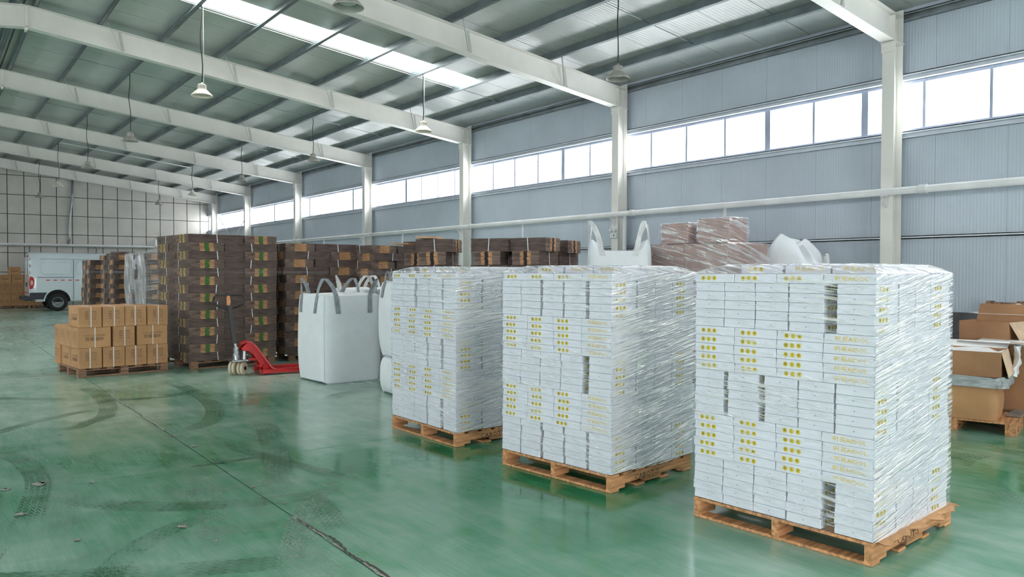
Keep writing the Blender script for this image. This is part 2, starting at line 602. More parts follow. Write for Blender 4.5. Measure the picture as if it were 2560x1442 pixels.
# ------------------------------------------------------------------ side walls with ribbon windows
ZS, ZT = 3.85, 4.64
GY0, GY1 = Y0 + 0.98 * 11, Y0 + 0.98 * 14        # unseen opening added in the left wall to light the stack fronts
def sidewall(side):
    def X(x):
        return x if side > 0 else 2 * XR - x
    nm = 'right' if side > 0 else 'left'
    w = MB()
    def bx(mb, x0, x1, *r):
        a, b_ = sorted((X(x0), X(x1)))
        mb.box(a, b_, *r)
    if side > 0:
        bx(w, 12.20, 12.26, Y0, Y1, 1.1, 3.80)
    else:
        bx(w, 12.20, 12.26, Y0, GY0, 1.1, 3.80)
        bx(w, 12.20, 12.26, GY1, Y1, 1.1, 3.80)
    bx(w, 12.20, 12.26, Y0, Y1, 4.68, 5.85)
    wall = w.build('wall_' + nm, 'end_backing')
    tag(wall, 'pale blue-grey sheet metal wall on the %s under a ribbon of windows' % nm, 'wall', kind='structure')
    y = Y0
    while y < Y1 - 0.2:
        y2 = min(y + 0.98, Y1)
        for z0, z1 in ((1.08, 3.76), (4.70, 5.80)):
            if side < 0 and z0 < 2 and y2 > GY0 + 0.01 and y < GY1 - 0.01:
                continue
            mb = MB()
            bx(mb, 12.15, 12.20, y + 0.0015, y2 - 0.0015, z0, z1)
            mb.build('wall_sheet', 'wall_sheet', wall)
        y = y2
    mb = MB()
    if side > 0:
        bx(mb, 12.08, 12.3, Y0, Y1, 0.0, 1.08)
    else:
        bx(mb, 12.08, 12.3, Y0, GY0, 0.0, 1.08)
        bx(mb, 12.08, 12.3, GY1, Y1, 0.0, 1.08)
        portal('added_opening_portal_left', (X(12.3), (GY0 + GY1) / 2, 1.88), (0, math.radians(-90), 0), 3.76, GY1 - GY0)
    tag(mb.build('baseboard_' + nm, 'plinth_concrete'), 'low dark concrete plinth at the foot of the %s wall' % nm, 'plinth', kind='structure')
    # girts
    for i, (z0, z1, d, mt, lb) in enumerate(((3.75, 3.85, 0.09, 'rail_white', 'white sill rail below the %s windows'), (4.64, 4.74, 0.09, 'rail_white', 'white rail along the top of the %s windows'),
                                              (5.56, 5.68, 0.10, 'galvanised', 'grey eave strut under the roof edge of the %s wall'), (2.19, 2.235, 0.06, 'rail_white', 'thin white rail across the lower %s wall'))):
        mb = MB()
        bx(mb, 12.15 - d, 12.15, Y0, Y1, z1 - 0.012, z1)
        bx(mb, 12.15 - d, 12.15, Y0, Y1, z0, z0 + 0.012)
        bx(mb, 12.15 - 0.02, 12.15, Y0, Y1, z0, z1)
        if i == 3:
            bx(mb, 12.15 - d, 12.15, Y0, Y1, z0, z1)
        else:
            bx(mb, 12.15 - d, 12.15 - d + 0.01, Y0, Y1, z1 - 0.035, z1)
        tag(mb.build('trim_%d' % (i + 1 if side > 0 else i + 11), mt), lb % nm, 'rail', kind='structure')
    # window units of sliding panes
    bounds = [Y0, -8.5, -4.8, -1.0, 2.72, 6.44, 8.25, 13.86, 17.66, 21.4, 25.2, 29.1, 32.96, 36.7, 40.4, Y1]
    for i in range(len(bounds) - 1):
        a, e = bounds[i], bounds[i + 1]
        n = max(1, round((e - a) / 0.935))
        fr = MB()
        for z0, z1 in ((ZS, ZS + 0.045), (ZT - 0.05, ZT)):
            bx(fr, 12.15, 12.21, a, e, z0, z1)
        for yy in (a, e - 0.055):
            bx(fr, 12.14, 12.21, yy, yy + 0.055, ZS, ZT)
        no = i + 1 if side > 0 else i + 21
        wn = fr.build('window_%d' % no, 'alu_frame')
        tag(wn, 'white framed sliding window unit number %d along the %s wall' % (i + 1, nm), 'window', kind='structure')
        for k in range(n):
            ya, yb = a + (e - a) * k / n, a + (e - a) * (k + 1) / n
            if k:
                mb = MB(); bx(mb, 12.145, 12.205, ya - 0.021, ya + 0.021, ZS, ZT)
                mb.build('mullion', 'alu_frame', wn)
            mb = MB(); bx(mb, 12.178, 12.183, ya + 0.012, yb - 0.012, ZS + 0.03, ZT - 0.03)
            mb.build('pane', 'window_glass', wn)
    xs = X(12.27)
    portal('window_portal_' + nm, (xs, (Y0 + Y1) / 2, (ZS + ZT) / 2), (0, math.radians(90) if side > 0 else math.radians(-90), 0), ZT - ZS, Y1 - Y0)
sidewall(1)
sidewall(-1)

# ------------------------------------------------------------------ end walls
ew = MB()
ew.add([(XL - 0.3, Y1 + 0.06, 0), (XW + 0.3, Y1 + 0.06, 0), (XW + 0.3, Y1 + 0.06, 5.8), (XR, Y1 + 0.06, 7.1), (XL - 0.3, Y1 + 0.06, 5.8),
        (XL - 0.3, Y1 + 0.2, 0), (XW + 0.3, Y1 + 0.2, 0), (XW + 0.3, Y1 + 0.2, 5.8), (XR, Y1 + 0.2, 7.1), (XL - 0.3, Y1 + 0.2, 5.8)], [(0, 1, 2, 3, 4), (9, 8, 7, 6, 5), (0, 5, 6, 1), (1, 6, 7, 2), (2, 7, 8, 3), (3, 8, 9, 4), (4, 9, 5, 0)])
ew = ew.build('wall_back', 'end_backing')
tag(ew, 'far end wall clad in large off-white panels with dark joints', 'wall', kind='structure')
ZJ = [0.0, 0.72, 1.63, 2.54, 3.45, 4.36, 5.27, 6.18, 7.2]
x = 0.39 - 0.665 * 14
while x < XW:
    a, e = max(x, XL), min(x + 0.665, XW)
    for j in range(8):
        zt0 = min(ZJ[j + 1], zr(a) - 0.02)
        zt1 = min(ZJ[j + 1], zr(e) - 0.02)
        if min(zt0, zt1) > ZJ[j] + 0.05 and e - a > 0.05:
            g = 0.016
            mb = MB()
            v = [(a + g, Y1, ZJ[j] + g), (e - g, Y1, ZJ[j] + g), (e - g, Y1, zt1 - g), (a + g, Y1, zt0 - g)]
            v += [(p[0], Y1 + 0.05, p[2]) for p in v]
            mb.add(v, [(0, 1, 2, 3), (7, 6, 5, 4), (0, 4, 5, 1), (1, 5, 6, 2), (2, 6, 7, 3), (3, 7, 4, 0)])
            mb.build('wall_panel', 'end_panel', ew)
    x += 0.665
bw = MB()
bw.box(XL - 0.3, -2.5, Y0 - 0.2, Y0, 0, 7.1).box(4.0, XW + 0.3, Y0 - 0.2, Y0, 0, 7.1).box(-2.5, 4.0, Y0 - 0.2, Y0, 4.3, 7.1)  # opening added behind the camera to let in fill daylight
bw = bw.build('wall_front', 'wall_sheet')
tag(bw, 'pale sheet metal end wall with an added daylight opening behind the camera', 'wall', kind='structure')
portal('added_opening_portal_front', (0.75, Y0 - 0.25, 2.15), (math.radians(90), 0, 0), 6.5, 4.3)
# ------------------------------------------------------------------ materials of the goods
plain('pallet_wood', (194, 142, 98), 0.7, var=0.16, scale=3.0, stretch=(1, 12, 12), bmp=0.15, bscale=14)
plain('pallet_old', (146, 112, 90), 0.8, var=0.2, scale=3.0, stretch=(1, 10, 10), bmp=0.2, bscale=14)
plain('pallet_dusty', (150, 138, 134), 0.85, var=0.15, scale=4.0)
plain('white_board', (222, 224, 230), 0.5, var=0.02, scale=3.0)
plain('print_yellow', (226, 200, 26), 0.55, var=0.03)
plain('print_gold', (228, 198, 52), 0.55, var=0.03)
plain('print_dark', (58, 52, 34), 0.6, var=0.03)
plain('vent_dark', (46, 52, 58), 0.7, var=0.02)
plain('ink', (72, 58, 48), 0.7, var=0.05)
plain('kraft', (188, 142, 100), 0.75, var=0.05, scale=2.0, bmp=0.08, bscale=90)
plain('kraft_dark', (170, 126, 92), 0.8, var=0.06, scale=2.0)
plain('kraft_pale', (206, 168, 134), 0.8, var=0.05)
plain('strap_white', (226, 228, 236), 0.4, var=0.02)
plain('bundle_brown', (106, 90, 85), 0.85, var=0.14, scale=5.0, stretch=(1, 1, 6))
plain('bundle_brown_pale', (128, 109, 100), 0.85, var=0.14, scale=5.0, stretch=(1, 1, 6))
plain('bundle_top', (168, 136, 110), 0.85, var=0.06)
plain('bundle_orange', (202, 154, 112), 0.85, var=0.12, scale=5.0, stretch=(1, 1, 8))
plain('bundle_green', (66, 112, 58), 0.8, var=0.12, scale=6.0)
plain('bundle_black', (44, 40, 44), 0.8, var=0.1)
plain('bag_white', (234, 238, 244), 0.62, var=0.01, scale=5.0, bmp=0.12, bscale=7)
plain('bag_seam', (214, 222, 232), 0.6, var=0.02)
plain('bag_strap', (150, 156, 164), 0.6, var=0.08, scale=12)
plain('bag_strap_white', (220, 222, 224), 0.6, var=0.04, scale=12)
plain('jack_red', (206, 34, 40), 0.35, var=0.1, scale=8, coat=0.3)
plain('jack_black', (24, 26, 32), 0.4, var=0.1)
plain('jack_chrome', (176, 180, 184), 0.25, metal=0.85, var=0.1, scale=20)
plain('nylon_wheel', (206, 196, 172), 0.5, var=0.06)
plain('rubber', (36, 36, 38), 0.8, var=0.12)
plain('label_orange', (222, 150, 96), 0.5, var=0.05)

def film(name, cover, tint=(0.96, 0.97, 1.0, 1), slant=0.12, fold_glint=0.6, fine=1.0, dens=0.86, gloss=(0.06, 0.10), rough=0.12, depth=0.014):
    """clear stretch film: see-through, with glossy creases and whitish overlapped folds that also paint in glints"""
    m, nt, b = nodes_of(name)
    nt.nodes.remove(b)
    uv = coords(nt, (1, 1, 1), 'UV', (0, 0, slant))
    def st(sx, sy, sc, det, seed=0.0):
        mp = nt.nodes.new("ShaderNodeMapping")
        mp.inputs['Scale'].default_value = (sx, sy, 1)
        mp.inputs['Location'].default_value = (seed, seed, 0)
        nt.links.new(uv, mp.inputs[0])
        return noise(nt, mp.outputs[0], sc, det, 0.6, 0.3)
    s1 = st(1.6, 42 * fine, 1.0, 2.0)
    s2 = st(4.0, 110 * fine, 1.0, 2.0, 3.0)
    big = st(1.7, 3.0, 1.0, 3.0, 7.0)
    h = mathn(nt, 'ADD', s1, mathn(nt, 'MULTIPLY', s2, 0.5))
    creases = ramp(nt, mathn(nt, 'SUBTRACT', mathn(nt, 'ADD', h, mathn(nt, 'MULTIPLY', big, 0.55)), 0.25), [(dens, (0, 0, 0, 1)), (min(1.0, dens + 0.13), (1, 1, 1, 1))])
    bm = nt.nodes.new("ShaderNodeBump")
    bm.inputs['Strength'].default_value = 1.0
    bm.inputs['Distance'].default_value = depth
    nt.links.new(h, bm.inputs['Height'])
    tr = nt.nodes.new("ShaderNodeBsdfTransparent"); tr.inputs[0].default_value = tint
    gl = nt.nodes.new("ShaderNodeBsdfGlossy"); gl.inputs['Roughness'].default_value = rough
    gl.inputs[0].default_value = (1, 1, 1, 1)
    nt.links.new(bm.outputs[0], gl.inputs['Normal'])
    df = nt.nodes.new("ShaderNodeBsdfDiffuse"); df.inputs[0].default_value = (0.95, 0.96, 1.0, 1)
    fac_f = mathn(nt, 'ADD', mathn(nt, 'MULTIPLY', creases, fold_glint), cover, clamp=True)  # white of overlapped folds, also painting window glints along the creases
    mx = nt.nodes.new("ShaderNodeMixShader")
    nt.links.new(fac_f, mx.inputs[0]); nt.links.new(tr.outputs[0], mx.inputs[1]); nt.links.new(df.outputs[0], mx.inputs[2])
    mx2 = nt.nodes.new("ShaderNodeMixShader")
    gf = mathn(nt, 'MULTIPLY_ADD', creases, gloss[1]); gf.node.inputs[2].default_value = gloss[0]
    nt.links.new(gf, mx2.inputs[0]); nt.links.new(mx.outputs[0], mx2.inputs[1]); nt.links.new(gl.outputs[0], mx2.inputs[2])
    nt.links.new(mx2.outputs[0], nt.nodes['Material Output'].inputs[0])
    return m
film('stretch_film', 0.02, slant=0.10, fold_glint=0.42, dens=0.825, gloss=(0.05, 0.12), rough=0.1)
film('stretch_film_side', 0.05, slant=-0.16, fold_glint=0.55, dens=0.72, gloss=(0.12, 0.22), rough=0.08, depth=0.02)
film('stretch_film_cap', 0.10, slant=0.5, fold_glint=0.5, dens=0.74, gloss=(0.08, 0.12), fine=0.5)
film('stretch_film_light', 0.03, slant=-0.05, fold_glint=0.4, dens=0.82)
film('plastic_sheet', 0.30, slant=1.4, fold_glint=0.35, dens=0.8, fine=0.4)
film('clear_hood', 0.06, slant=0.25, fold_glint=0.4, fine=0.6, dens=0.78, gloss=(0.10, 0.16))

# ------------------------------------------------------------------ stringer pallet (boards run along y, stringers along x)
def stringer_pallet(name, label, loc, rz, W=1.2, D=1.1, wood='pallet_wood', text=None, group=None, H=0.135):
    t = thing(name, label, 'pallet', loc, rz, group)
    tb, sw = 0.02, 0.045
    for y in (0.0, W / 2 - sw / 2, W - sw):
        st = MB()
        # notched underside
        a, b_ = 0.16, 0.40
        st.box(0, D, y, y + sw, tb + 0.03, H - tb)
        st.box(0, a * D, y, y + sw, tb, tb + 0.03)
        st.box(b_ * D, (1 - b_) * D, y, y + sw, tb, tb + 0.03)
        st.box((1 - a) * D, D, y, y + sw, tb, tb + 0.03)
        st.build('stringer', wood, t)
    n = 7
    for k in range(n):
        x = (D - 0.1) * k / (n - 1)
        MB().bbox(x + R.uniform(-0.008, 0.008) * (0 < k < n - 1), x + 0.1, -0.004 * (k % 2), W + R.uniform(-0.004, 0.004), H - tb, H - 0.001, 0.002).build('deck_board', wood, t)
    for k in range(4):
        x = (D - 0.1) * k / 3
        MB().bbox(x, x + 0.1, 0, W, 0.001, tb, 0.002).build('bottom_board', wood, t)
    # worn dusty top of the bottom lead board
    if text:
        mb = MB()
        put_text(mb, text, 0.06, (D * 0.42, -0.001, H * 0.52), (1, 0, 0), (0, 0, 1), 1.25)
        mb.build('stencil', 'ink', t)
    return t

# ------------------------------------------------------------------ flat white cartons
CL, CW, CH = 0.298, 0.221, 0.058
def white_carton_mesh(seed):
    r = random.Random(seed)
    mb = MB()
    e = 0.0015
    x0, x1, y0, y1 = -CL / 2, CL / 2, -CW / 2, CW / 2
    mb.m = 0
    # body: tray and lid with a fine step between
    zs = CH * (0.42 + 0.1 * r.random())
    mb.bbox(x0, x1, y0, y1, 0.0008, zs, 0.002)
    mb.bbox(x0 + e, x1 - e, y0 + e, y1 - e, zs - 0.004, CH - 0.0008, 0.002)
    # -y face: three yellow spots with a dark character each
    o = -0.0006
    for k, ch in enumerate("猫之家"):
        cx = x0 + 0.062 + 0.044 * k + r.uniform(-0.002, 0.002)
        mb.m = 1
        disc(mb, (cx, y0 + o, CH * 0.5), (1, 0, 0), (0, 0, 1), 0.0155)
        mb.m = 3
        put_text(mb, ch, 0.019, (cx, y0 + 2 * o, CH * 0.5), (1, 0, 0), (0, 0, 1))
    # +y face: gold logo
    mb.m = 2
    put_text(mb, "呎", 0.036, (x1 - 0.085, y1 - o, CH * 0.5), (-1, 0, 0), (0, 0, 1))
    put_text(mb, "冕", 0.036, (x1 - 0.128, y1 - o, CH * 0.5), (-1, 0, 0), (0, 0, 1))
    put_text(mb, "AIDOL", 0.036, (x1 - 0.205, y1 - o, CH * 0.5), (-1, 0, 0), (0, 0, 1), 1.1)
    # ends: a dark vent dot
    mb.m = 4
    disc(mb, (x0 + o, 0.0 + r.uniform(-0.01, 0.01), CH * 0.52), (0, -1, 0), (0, 0, 1), 0.003, 8)
    disc(mb, (x1 - o, 0.0, CH * 0.52), (0, 1, 0), (0, 0, 1), 0.003, 8)
    return mb
WC_MATS = ['white_board', 'print_yellow', 'print_gold', 'print_dark', 'vent_dark']
WCB = [white_carton_mesh(s) for s in range(3)]
WCM = [b_.mesh('white_carton', WC_MATS) for b_ in WCB]
rest = MB()

def stack_white(loc, rz, who, gaps, front_single, side_single, hp=0.135, lean=(0, 0), top_layer=True, nlay=26):
    """x: depth away from the front (left) face, y: along the front face; y=0 is the near corner"""
    T = Matrix.Translation(Vector(loc)) @ Matrix.Rotation(rz, 4, 'Z')
    WID, DEP = 1.2, 1.1
    def place(x, y, z, r90, single, label):
        m_ = T @ Matrix.Translation((x, y, z)) @ Matrix.Rotation(r90 + R.uniform(-0.008, 0.008), 4, 'Z')
        k = R.randrange(3)
        if single:
            o = link('white_carton', WCM[k])
            o.matrix_world = m_
            tag(o, label, 'carton', 'flat white cartons under stretch film')
        else:
            src = WCB[k]
            rest.T = m_
            off = len(rest.v)
            rest.v.extend(tuple(m_ @ Vector(p)) for p in src.v)
            rest.f.extend(tuple(off + i for i in f) for f in src.f)
            rest.mi.extend(src.mi); rest.sm.extend(src.sm); rest.uv.extend(src.uv)
    rows = ['A'] + ['B'] * 5 + ['A'] * 5 + ['B'] * 5 + ['A'] * 5 + ['B'] * 5
    rows = rows[:nlay]
    g_i = -1
    prev = None
    for li, ty in enumerate(rows):
        z = hp + 0.004 + (len(rows) - 1 - li) * CH
        lx, ly = lean[0] * z + R.uniform(-0.003, 0.003), lean[1] * z + R.uniform(-0.003, 0.003)
        if ty != prev and ty == 'B':
            g_i += 1
        prev = ty
        nm = ORD[li]
        if ty == 'A':
            jig = R.uniform(-0.004, 0.004)
            for k in range(4):                      # k = 0 nearest corner (right end of the front face)
                y = 0.15 + 0.3 * k
                logo = (k == 0)
                # dots face -x: local -y must point to -x
                r90 = -math.pi / 2 if not logo else math.pi / 2
                what = 'gold lettering' if logo else 'three yellow spots'
                place(CW / 2 + lx + R.uniform(-0.004, 0.004), y + ly + jig, z, r90, front_single(li),
                      'white carton with %s, %s of four from left, %s layer, %s' % (what, ['first', 'second', 'third', 'fourth'][3 - k], nm, who))
            for k in range(1, 5):
                for q in ((0,) if k < 4 else (0, 1, 2, 3)):
                    y = 0.15 + 0.3 * q
                    place(CW / 2 + k * 0.22 + lx, y + ly, z, math.pi / 2, side_single(li) and q == 0,
                          'plain white carton end, %s from near corner on right side, %s layer, %s' % (['', 'second', 'third', 'fourth', 'fifth'][k], nm, who))
        else:
            gp = gaps[g_i]
            y = WID
            for k in range(5):                      # from the left end of the front face
                y -= CW / 2
                last = k == 4
                yy = y if not last else CW / 2
                place(CL / 2 + lx + R.uniform(-0.004, 0.004), yy + ly + R.uniform(-0.003, 0.003), z, math.pi if last else 0.0, front_single(li),
                      'plain white carton end, %s of five from left, %s layer, %s' % (['first', 'second', 'third', 'fourth', 'fifth'][k], nm, who)) if not last else \
                place(CL / 2 + lx, yy + ly, z, 0.0, front_single(li),
                      'white carton at near corner, fifth of five from left, %s layer, %s' % (nm, who))
                y -= CW / 2 + gp[k]
            xx = CL + 0.02
            for k, (wd, ro) in enumerate(((CW, math.pi / 2), (CW, math.pi / 2), (CL, 0.0))):
                place(xx + wd / 2 + lx, (CL / 2 if ro else CW / 2) + ly, z, ro, side_single(li),
                      'white carton on right side, %s from near corner, %s layer, %s' % (['second', 'third', 'fourth'][k], nm, who))
                xx += wd + 0.008
            for k in range(1, 5):
                place(DEP - CL / 2 + lx, WID - CW / 2 - (4 - k) * 0.24 + ly, z, 0.0, False, '')
    zt = hp + 0.004 + len(rows) * CH
    if top_layer:
        for k, (y, logo) in enumerate(((0.20, True), (0.51, True), (0.83, False))):
            place(0.20 + CW / 2, y, zt, math.pi / 2 if logo else -math.pi / 2, front_single(0),
                  'white carton with %s lying on top, %s from left, %s' % ('gold lettering' if logo else 'three yellow spots', ['third', 'second', 'first'][k], who))
            for q in (1, 2):
                place(0.20 + CW / 2 + q * 0.225, y, zt, math.pi / 2, False, '')
    return zt

def wrap(loc, rz, label, zt, hp=0.135, W=1.2, D=1.1, inset=0.16, rise=0.058, mat='stretch_film', seed=1, lean=(0, 0), zb=0.0, name='stretch_wrap', amp=0.006, cat='stretch film', cap=True, off=0.007):
    """stretch film around a load: wrinkled side skirt and a draped cap"""
    r = random.Random(seed)
    t_obj = thing(name, label, cat, loc, rz)
    n_side = 34
    per = []
    c = 0.02
    def edge(p, q):
        for k in range(n_side):
            f = k / n_side
            per.append((p[0] + (q[0] - p[0]) * f, p[1] + (q[1] - p[1]) * f))
    A, B_, C_, D_ = (-off, -off), (D + off, -off), (D + off, W + off), (-off, W + off)
    edge(A, B_); edge(B_, C_); edge(C_, D_); edge(D_, A)
    n = len(per)
    cum = [0.0]
    for k in range(n):
        p, q = per[k], per[(k + 1) % n]
        cum.append(cum[-1] + math.hypot(q[0] - p[0], q[1] - p[1]))
    nz = 46
    ph = [(r.uniform(2, 9), r.uniform(6, 30), r.uniform(0, 6.28), r.uniform(0.3, 1)) for _ in range(7)]
    cx, cyy = D / 2, W / 2
    def out(k, z):
        s = cum[k % n]
        a = sum(w * math.sin(fx * s + fz * z + p0) for fx, fz, p0, w in ph) / 3.0
        return amp * (0.3 + 0.7 * a)
    rows = []
    for j in range(nz + 1):
        z = hp + zb + 0.004 + (zt - hp - zb) * j / nz
        row = []
        for k in range(n):
            x, y = per[k]
            o = abs(out(k, z)) if True else 0
            # pull outwards only
            nx = -1 if abs(x + off) < 1e-6 else (1 if abs(x - D - off) < 1e-6 else 0)
            ny = -1 if abs(y + off) < 1e-6 else (1 if abs(y - W - off) < 1e-6 else 0)
            zz = z + (0.012 * math.sin(5 * cum[k] + seed) * (1 - j / nz) if j < 4 else 0.0)
            row.append((x + nx * o + lean[0] * z, y + ny * o + lean[1] * z, zz))
        rows.append(row)
    nside_rows = len(rows)
    if cap:
        # cap: from the top edge up to the inset layer, then flat
        for f in (0.10, 0.3, 0.55, 0.8, 1.0):
            row = []
            for k in range(n):
                x, y = per[k]
                dx = (1 if x < cx else -1) * inset if True else 0
                tx = min(max(x, inset), D - inset)
                ty = min(max(y, inset * 0.55), W - inset * 0.9)
                e = f
                up = rise * (f ** 0.7) + 0.004 + r.uniform(-0.002, 0.002)
                row.append((x + (tx - x) * e + lean[0] * zt, y + (ty - y) * e + lean[1] * zt, zt + up))
            rows.append(row)
        for f in (0.5, 0.97):
            row = []
            for k in range(n):
                x, y, z = rows[nside_rows + 4][k]
                row.append((x + (cx - x) * f, y + (cyy - y) * f, zt + rise + 0.006 + r.uniform(-0.003, 0.003)))
            rows.append(row)
    flat = rows
    mb = MB()
    mb.smooth = True
    vv = [0.0]
    for j in range(1, len(flat)):
        a, b_ = flat[j - 1][0], flat[j][0]
        vv.append(vv[-1] + math.dist(a, b_))
    # unroll the loop as an open strip so that the film has a clean seam
    mb.grid(lambda i, j: flat[j][i % n], n + 1, len(flat), uvf=lambda i, j: (cum[i] if i <= n else cum[-1], vv[j]))
    mats = [mat, mat, mat]
    if mat == 'stretch_film':
        mats = ['stretch_film', 'stretch_film_side', 'stretch_film_cap']
        for q in range(len(mb.f)):
            i, j = q % n, q // n
            mb.mi[q] = 2 if j >= nside_rows - 1 else (1 if i < n_side else 0)
    mb.build('film', mats, t_obj)
    # gathered film tail: a twisted rope of film across the side
    return t_obj

S1 = dict(loc=(4.20, 2.155, 0.0), rz=math.radians(3.3))
S2 = dict(loc=(4.045, 4.065, 0.0), rz=math.radians(5.7))
S3 = dict(loc=(3.955, 6.03, 0.0), rz=math.radians(1.2))
stringer_pallet('wooden_pallet', 'wooden pallet under the nearest white wrapped stack', S1['loc'], S1['rz'], D=1.15, text='CABOT-S')
stringer_pallet('wooden_pallet', 'wooden pallet under the middle white wrapped stack', S2['loc'], S2['rz'], D=1.05, text='CABOT-S')
stringer_pallet('wooden_pallet', 'wooden pallet under the farthest white wrapped stack', S3['loc'], S3['rz'], D=1.05, text='CABOT-S')
z1 = stack_white(S1['loc'], S1['rz'], 'nearest stack', [(0.004, 0.004, 0.008, 0.034, 0), (0.034, 0.046, 0.006, 0.004, 0), (0.004, 0.004, 0.004, 0.082, 0)], lambda l: True, lambda l: True, lean=(0, 0))
z2 = stack_white(S2['loc'], S2['rz'], 'middle stack', [(0.006, 0.03, 0.02, 0.006, 0), (0.006, 0.006, 0.01, 0.05, 0), (0.01, 0.034, 0.022, 0.012, 0)], lambda l: l < 24, lambda l: False, lean=(0, 0))
z3 = stack_white(S3['loc'], S3['rz'], 'farthest stack', [(0.006, 0.05, 0.01, 0.006, 0), (0.006, 0.006, 0.034, 0.04, 0), (0.004, 0.004, 0.03, 0.034, 0)], lambda l: False, lambda l: False, lean=(0, 0))
rest.T = None
o = rest.build('white_cartons', WC_MATS)
tag(o, 'remaining flat white cartons filling the three wrapped stacks', 'cartons', kind='stuff')
wrap(S1['loc'], S1['rz'], 'clear stretch film around the nearest white carton stack', z1, D=1.105, seed=3)
wrap(S2['loc'], S2['rz'], 'clear stretch film around the middle white carton stack', z2, D=1.105, seed=8)
wrap(S3['loc'], S3['rz'], 'clear stretch film around the farthest white carton stack', z3, D=1.105, seed=12)
# slip sheet of brown board between pallet and the nearest stack
sl = thing('slip_sheet', 'torn brown cardboard sheet sticking out under the nearest stack', 'cardboard', S1['loc'], S1['rz'])
mb = MB()
pts = []
def slip(i, j):
    x = 0.03 + 1.13 * i / 24
    dep = -0.055 - 0.02 * math.sin(i * 1.3) - (0.02 if i in (3, 4, 11, 16, 17) else 0.0)
    y = [0.3, 0.1, 0.0, dep * 0.55, dep][j]
    z = [0.137, 0.137, 0.137, 0.134, 0.128 - 0.006 * math.sin(i * 2.1)][j]
    return (x, y, z)
mb.grid(slip, 25, 5)
mb.grid(lambda i, j: (slip(i, j)[0], slip(i, j)[1], slip(i, j)[2] + 0.004), 25, 5, flip=True)
mb.build('sheet', 'kraft', sl)
# ------------------------------------------------------------------ flattened carton bundles
def bundle_mesh(L, W, H, n, seed, green=True, dark=False):
    """pile of folded boards tied together; long faces (+-y) plain, ends (+-x) show slotted flaps in the middle"""
    r = random.Random(seed)
    mb = MB()
    t = H / n
    for k in range(n):
        z0, z1 = k * t + 0.0008, (k + 1) * t - 0.0022
        dx, dy = r.uniform(-0.005, 0.005), r.uniform(-0.004, 0.004)
        x0, x1, y0, y1 = -L / 2 + dx, L / 2 + dx, -W / 2 + dy, W / 2 + dy
        mb.m = 0
        mb.box(x0, x1, y0, y1, z0, z1)
        if k == n - 1:
            mb.m = 3
            mb.add([(x0 + .004, y0 + .004, z1 + .001), (x1 - .004, y0 + .004, z1 + .001), (x1 - .004, y1 - .004, z1 + .001), (x0 + .004, y1 - .004, z1 + .001)], [(0, 1, 2, 3)])
        c = W * 0.02 * r.uniform(-1, 1)
        for sx in (-1, 1):
            xx = x1 if sx > 0 else x0
            mb.m = 4
            a, b_ = sorted((xx - sx * 0.01, xx + sx * 0.0015))
            mb.box(a, b_, y0 + 0.001, y1 - 0.001, z0, z1)
            a, b_ = sorted((xx - sx * 0.01, xx + sx * 0.003))
            mb.m = 1
            mb.box(a, b_, c - W * 0.2, c + W * 0.2, z0, z1)
            if green:
                mb.m = 2
                a, b_ = sorted((xx - sx * 0.01, xx + sx * 0.0042))
                mb.box(a, b_, c - W * 0.065, c + W * 0.065, z0, z1)
    return mb
def strap_mesh(L, W, H, x=0.0, w=0.012, seed=0):
    r = random.Random(seed)
    mb = MB()
    e = 0.006
    s = r.uniform(-0.02, 0.02)
    mb.box(x - w / 2, x + w / 2, -W / 2 - e, W / 2 + e, H, H + 0.002)
    for sy in (-1, 1):
        y0, y1 = sorted((sy * (W / 2 + e), sy * (W / 2 + e + 0.002)))
        v = [(x - w / 2 + s, y0, 0), (x + w / 2 + s, y0, 0), (x + w / 2 + s, y1, 0), (x - w / 2 + s, y1, 0), (x - w / 2, y0, H), (x + w / 2, y0, H), (x + w / 2, y1, H), (x - w / 2, y1, H)]
        mb.add(v, [(0, 3, 2, 1), (4, 5, 6, 7), (0, 1, 5, 4), (1, 2, 6, 5), (2, 3, 7, 6), (3, 0, 4, 7)])
    return mb
BMATS = ['bundle_brown', 'bundle_orange', 'bundle_green', 'bundle_top', 'bundle_brown_pale']
BMATS_D = ['bundle_brown', 'bundle_orange', 'bundle_black', 'bundle_top', 'bundle_brown_pale']
class Bundles:
    def __init__(self, L, W, H, n=9, green=True, black=False, nv=4, strap_w=0.014):
        self.L, self.W, self.H = L, W, H
        self.me = [bundle_mesh(L, W, H, n, s, green).mesh('carton_bundle', BMATS_D if black else BMATS) for s in range(nv)]
        self.st = [strap_mesh(L, W, H, seed=s, w=strap_w).mesh('strap', 'strap_white') for s in range(2)]
    def put(self, T, label, group, strap=True):
        o = link('carton_bundle', R.choice(self.me))
        o.matrix_world = T
        tag(o, label, 'bundle', group)
        if strap:
            s = link('strap', R.choice(self.st), o)
        return o

